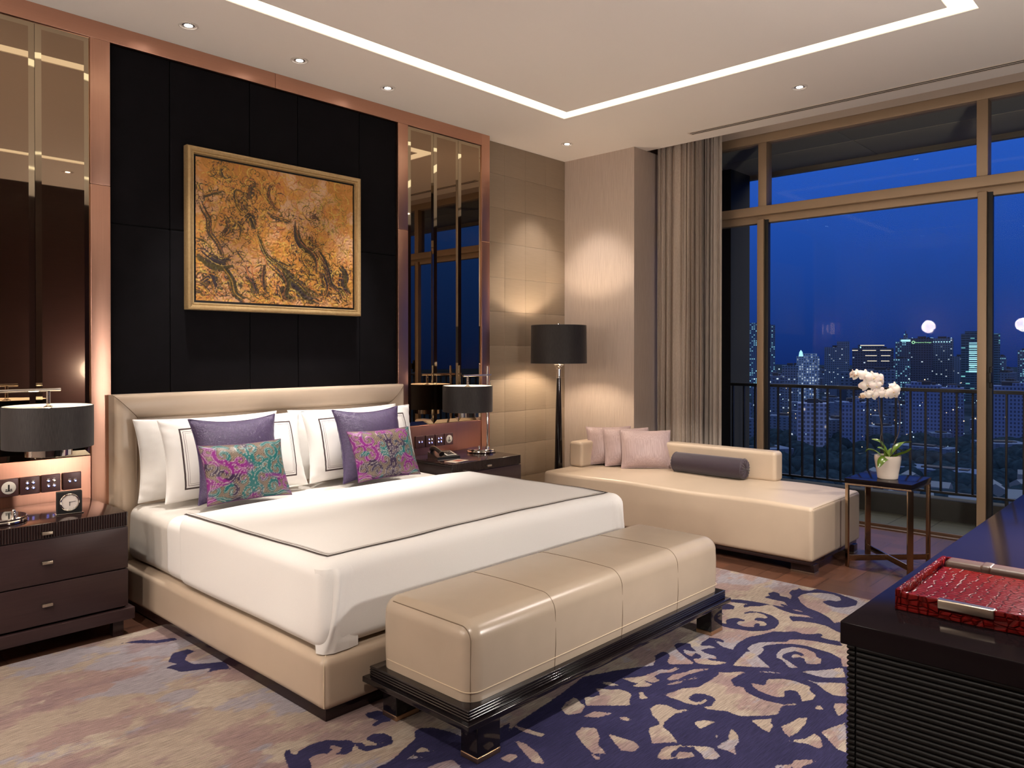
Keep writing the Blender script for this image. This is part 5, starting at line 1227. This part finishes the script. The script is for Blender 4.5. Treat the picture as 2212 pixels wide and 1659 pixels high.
for i in range(260):
    d_ = rc.uniform(430, 1900); s_ = rc.uniform(.14, .66)*d_; yaw = rc.uniform(-.6, .6)
    x = .7305*d_+.6829*s_; y = .6829*d_-.7305*s_
    sc_ = (rc.uniform(.6, 2.2), rc.uniform(.7, 1.6), rc.uniform(.25, 1.0)*(1.0 if d_ > 600 else .45)+(.5 if d_ > 1200 else 0))
    if not clear(x, y, .75*max(22*sc_[0], 16*sc_[1])): continue
    k = copy_tree(proto); k.location = (x, y, Z0); k.rotation_euler.z = math.atan2(y, x)-PI/2+yaw; k.scale = sc_
# street and window lights scattered through the city
M['lamp_cool'] = emit('street_lamp_cool', (.55, .85, 1.), 1.6, False); M['lamp_warm'] = emit('street_lamp_warm', (1., .72, .42), 1.5, False)
pa = {}
for nm in ('cool', 'warm'):
    o = MB().lathe([(0, -1), (.7, -.7), (1, 0), (.7, .7), (0, 1)], 8).build('street_light', 'lamp_'+nm, smooth=180)
    tag(o, 'tiny %s lamp glowing among the city blocks' % ('bluish white' if nm == 'cool' else 'warm orange'), 'street light', 'tiny %s lamps of the city' % ('bluish white' if nm == 'cool' else 'orange')); pa[nm] = o; o.location = (700, 300, -60); o.scale = (.5,)*3
for i in range(150):
    d_ = 430*math.exp(rc.random()*1.5); s_ = rc.uniform(.28, .66)*d_; nm = 'cool' if rc.random() < .66 else 'warm'
    k = pa[nm].copy(); COL.objects.link(k); k.location = (.7305*d_+.6829*s_, .6829*d_-.7305*s_, Z0+rc.uniform(3, 40)); q = d_/1654*rc.choice((.6, .75, .9, 1.3)); k.scale = (q, q, q)
# dark canopy of trees
M['canopy'] = fabric('night_trees', (.012, .026, .05), (.005, .011, .022), (.3, .3, .3), .95, 0., 0., .0, 3)
tr = MB()
for i in range(420):
    d_ = rc.uniform(330, 640); s_ = rc.uniform(.2, .68)*d_; r_ = rc.uniform(5, 11); x = .7305*d_+.6829*s_; y = .6829*d_-.7305*s_
    tr.lathe([(r_*.9, -2), (r_, r_*.3), (r_*.75, r_*.75), (r_*.3, r_), (0, r_*1.05)], 7, (x, y, Z0), caps=False)
tag(tr.build('tree_canopy', 'canopy', smooth=60), 'dark tree tops filling the ground beyond the balcony', 'trees', kind='stuff')
M['shed_roof'] = simple('pale_roof', (.05, .08, .15), .8)
ph_ = MB().add([(-6, -4, 0), (6, -4, 0), (6, 4, 0), (-6, 4, 0), (-6, -4, 4), (6, -4, 4), (6, 4, 4), (-6, 4, 4), (-6, 0, 6.5), (6, 0, 6.5)], [[0, 1, 5, 4], [1, 2, 6, 9, 5], [2, 3, 7, 6], [3, 0, 4, 8, 7], [4, 5, 9, 8], [6, 7, 8, 9]]).build('house', 'shed_roof', smooth=0)
tag(ph_, 'pale roofed low house among the trees below the railing', 'house', 'pale roofed houses below the balcony'); ph_.location = (350, 92, Z0)
for i in range(110):
    d_ = rc.uniform(290, 430); s_ = rc.uniform(.45, .68)*d_; q = rc.uniform(.7, 1.5)
    if not clear(.7305*d_+.6829*s_, .6829*d_-.7305*s_, 8.5*q): continue
    k = ph_.copy(); COL.objects.link(k)
    k.location = (.7305*d_+.6829*s_, .6829*d_-.7305*s_, Z0+4); k.rotation_euler.z = rc.uniform(0, 3.1); k.scale = (q, q, q)

# ---------------------------------------------------------------- sky
wd = bpy.data.worlds.new('dusk'); scene.world = wd; wd.use_nodes = True; wt = wd.node_tree; wt.nodes.clear()
wo = wt.nodes.new('ShaderNodeOutputWorld'); bg = wt.nodes.new('ShaderNodeBackground'); tcn = wt.nodes.new('ShaderNodeTexCoord'); sx = wt.nodes.new('ShaderNodeSeparateXYZ'); rp = wt.nodes.new('ShaderNodeValToRGB')
wt.links.new(tcn.outputs['Generated'], sx.inputs[0]); mr = wt.nodes.new('ShaderNodeMapRange'); mr.inputs[1].default_value = -.04; mr.inputs[2].default_value = .42
wt.links.new(sx.outputs[2], mr.inputs[0]); wt.links.new(mr.outputs[0], rp.inputs[0]); wt.links.new(rp.outputs[0], bg.inputs[0]); wt.links.new(bg.outputs[0], wo.inputs[0])
e = rp.color_ramp.elements
for p_, c_ in ((0., (.004, .012, .075)), (.10, (.005, .017, .125)), (.22, (.006, .034, .24)), (.35, (.0075, .053, .345)), (.57, (.009, .076, .50)), (1., (.02, .11, .58))):
    x = e[0] if p_ == 0. else (e[1] if p_ == 1. else e.new(p_)); x.position = p_; x.color = (*c_, 1)
bg.inputs[1].default_value = 1.0

# ---------------------------------------------------------------- camera and view
cam = bpy.data.cameras.new('camera'); co = bpy.data.objects.new('camera', cam); COL.objects.link(co); scene.camera = co
cam.sensor_fit = 'HORIZONTAL'; cam.sensor_width = 36.; cam.lens = 1654.13/2212*36.; cam.shift_x = 0.; cam.shift_y = -(829.5-771.04)/2212
cam.clip_start = .02; cam.clip_end = 9000
yw, tl = .752073, -.0062097
F_ = Vector((math.cos(yw)*math.cos(tl), math.sin(yw)*math.cos(tl), math.sin(tl))); R_ = Vector((math.sin(yw), -math.cos(yw), 0)); U_ = R_.cross(F_)
co.matrix_world = Matrix.Translation((0, 0, 1.45)) @ Matrix((( R_.x, U_.x, -F_.x), (R_.y, U_.y, -F_.y), (R_.z, U_.z, -F_.z))).to_4x4()
vs = scene.view_settings; scene.display_settings.display_device = 'sRGB'; vs.view_transform = 'Standard'; vs.look = 'None'; vs.gamma = 1.; vs.exposure = EXPOSURE; vs.use_curve_mapping = False
cy = scene.cycles; cy.use_denoising = True; cy.max_bounces = 10; cy.diffuse_bounces = 5; cy.glossy_bounces = 5; cy.transmission_bounces = 4; cy.transparent_max_bounces = 12; cy.sample_clamp_indirect = 6.; cy.caustics_reflective = False; cy.caustics_refractive = False; cy.use_light_tree = True
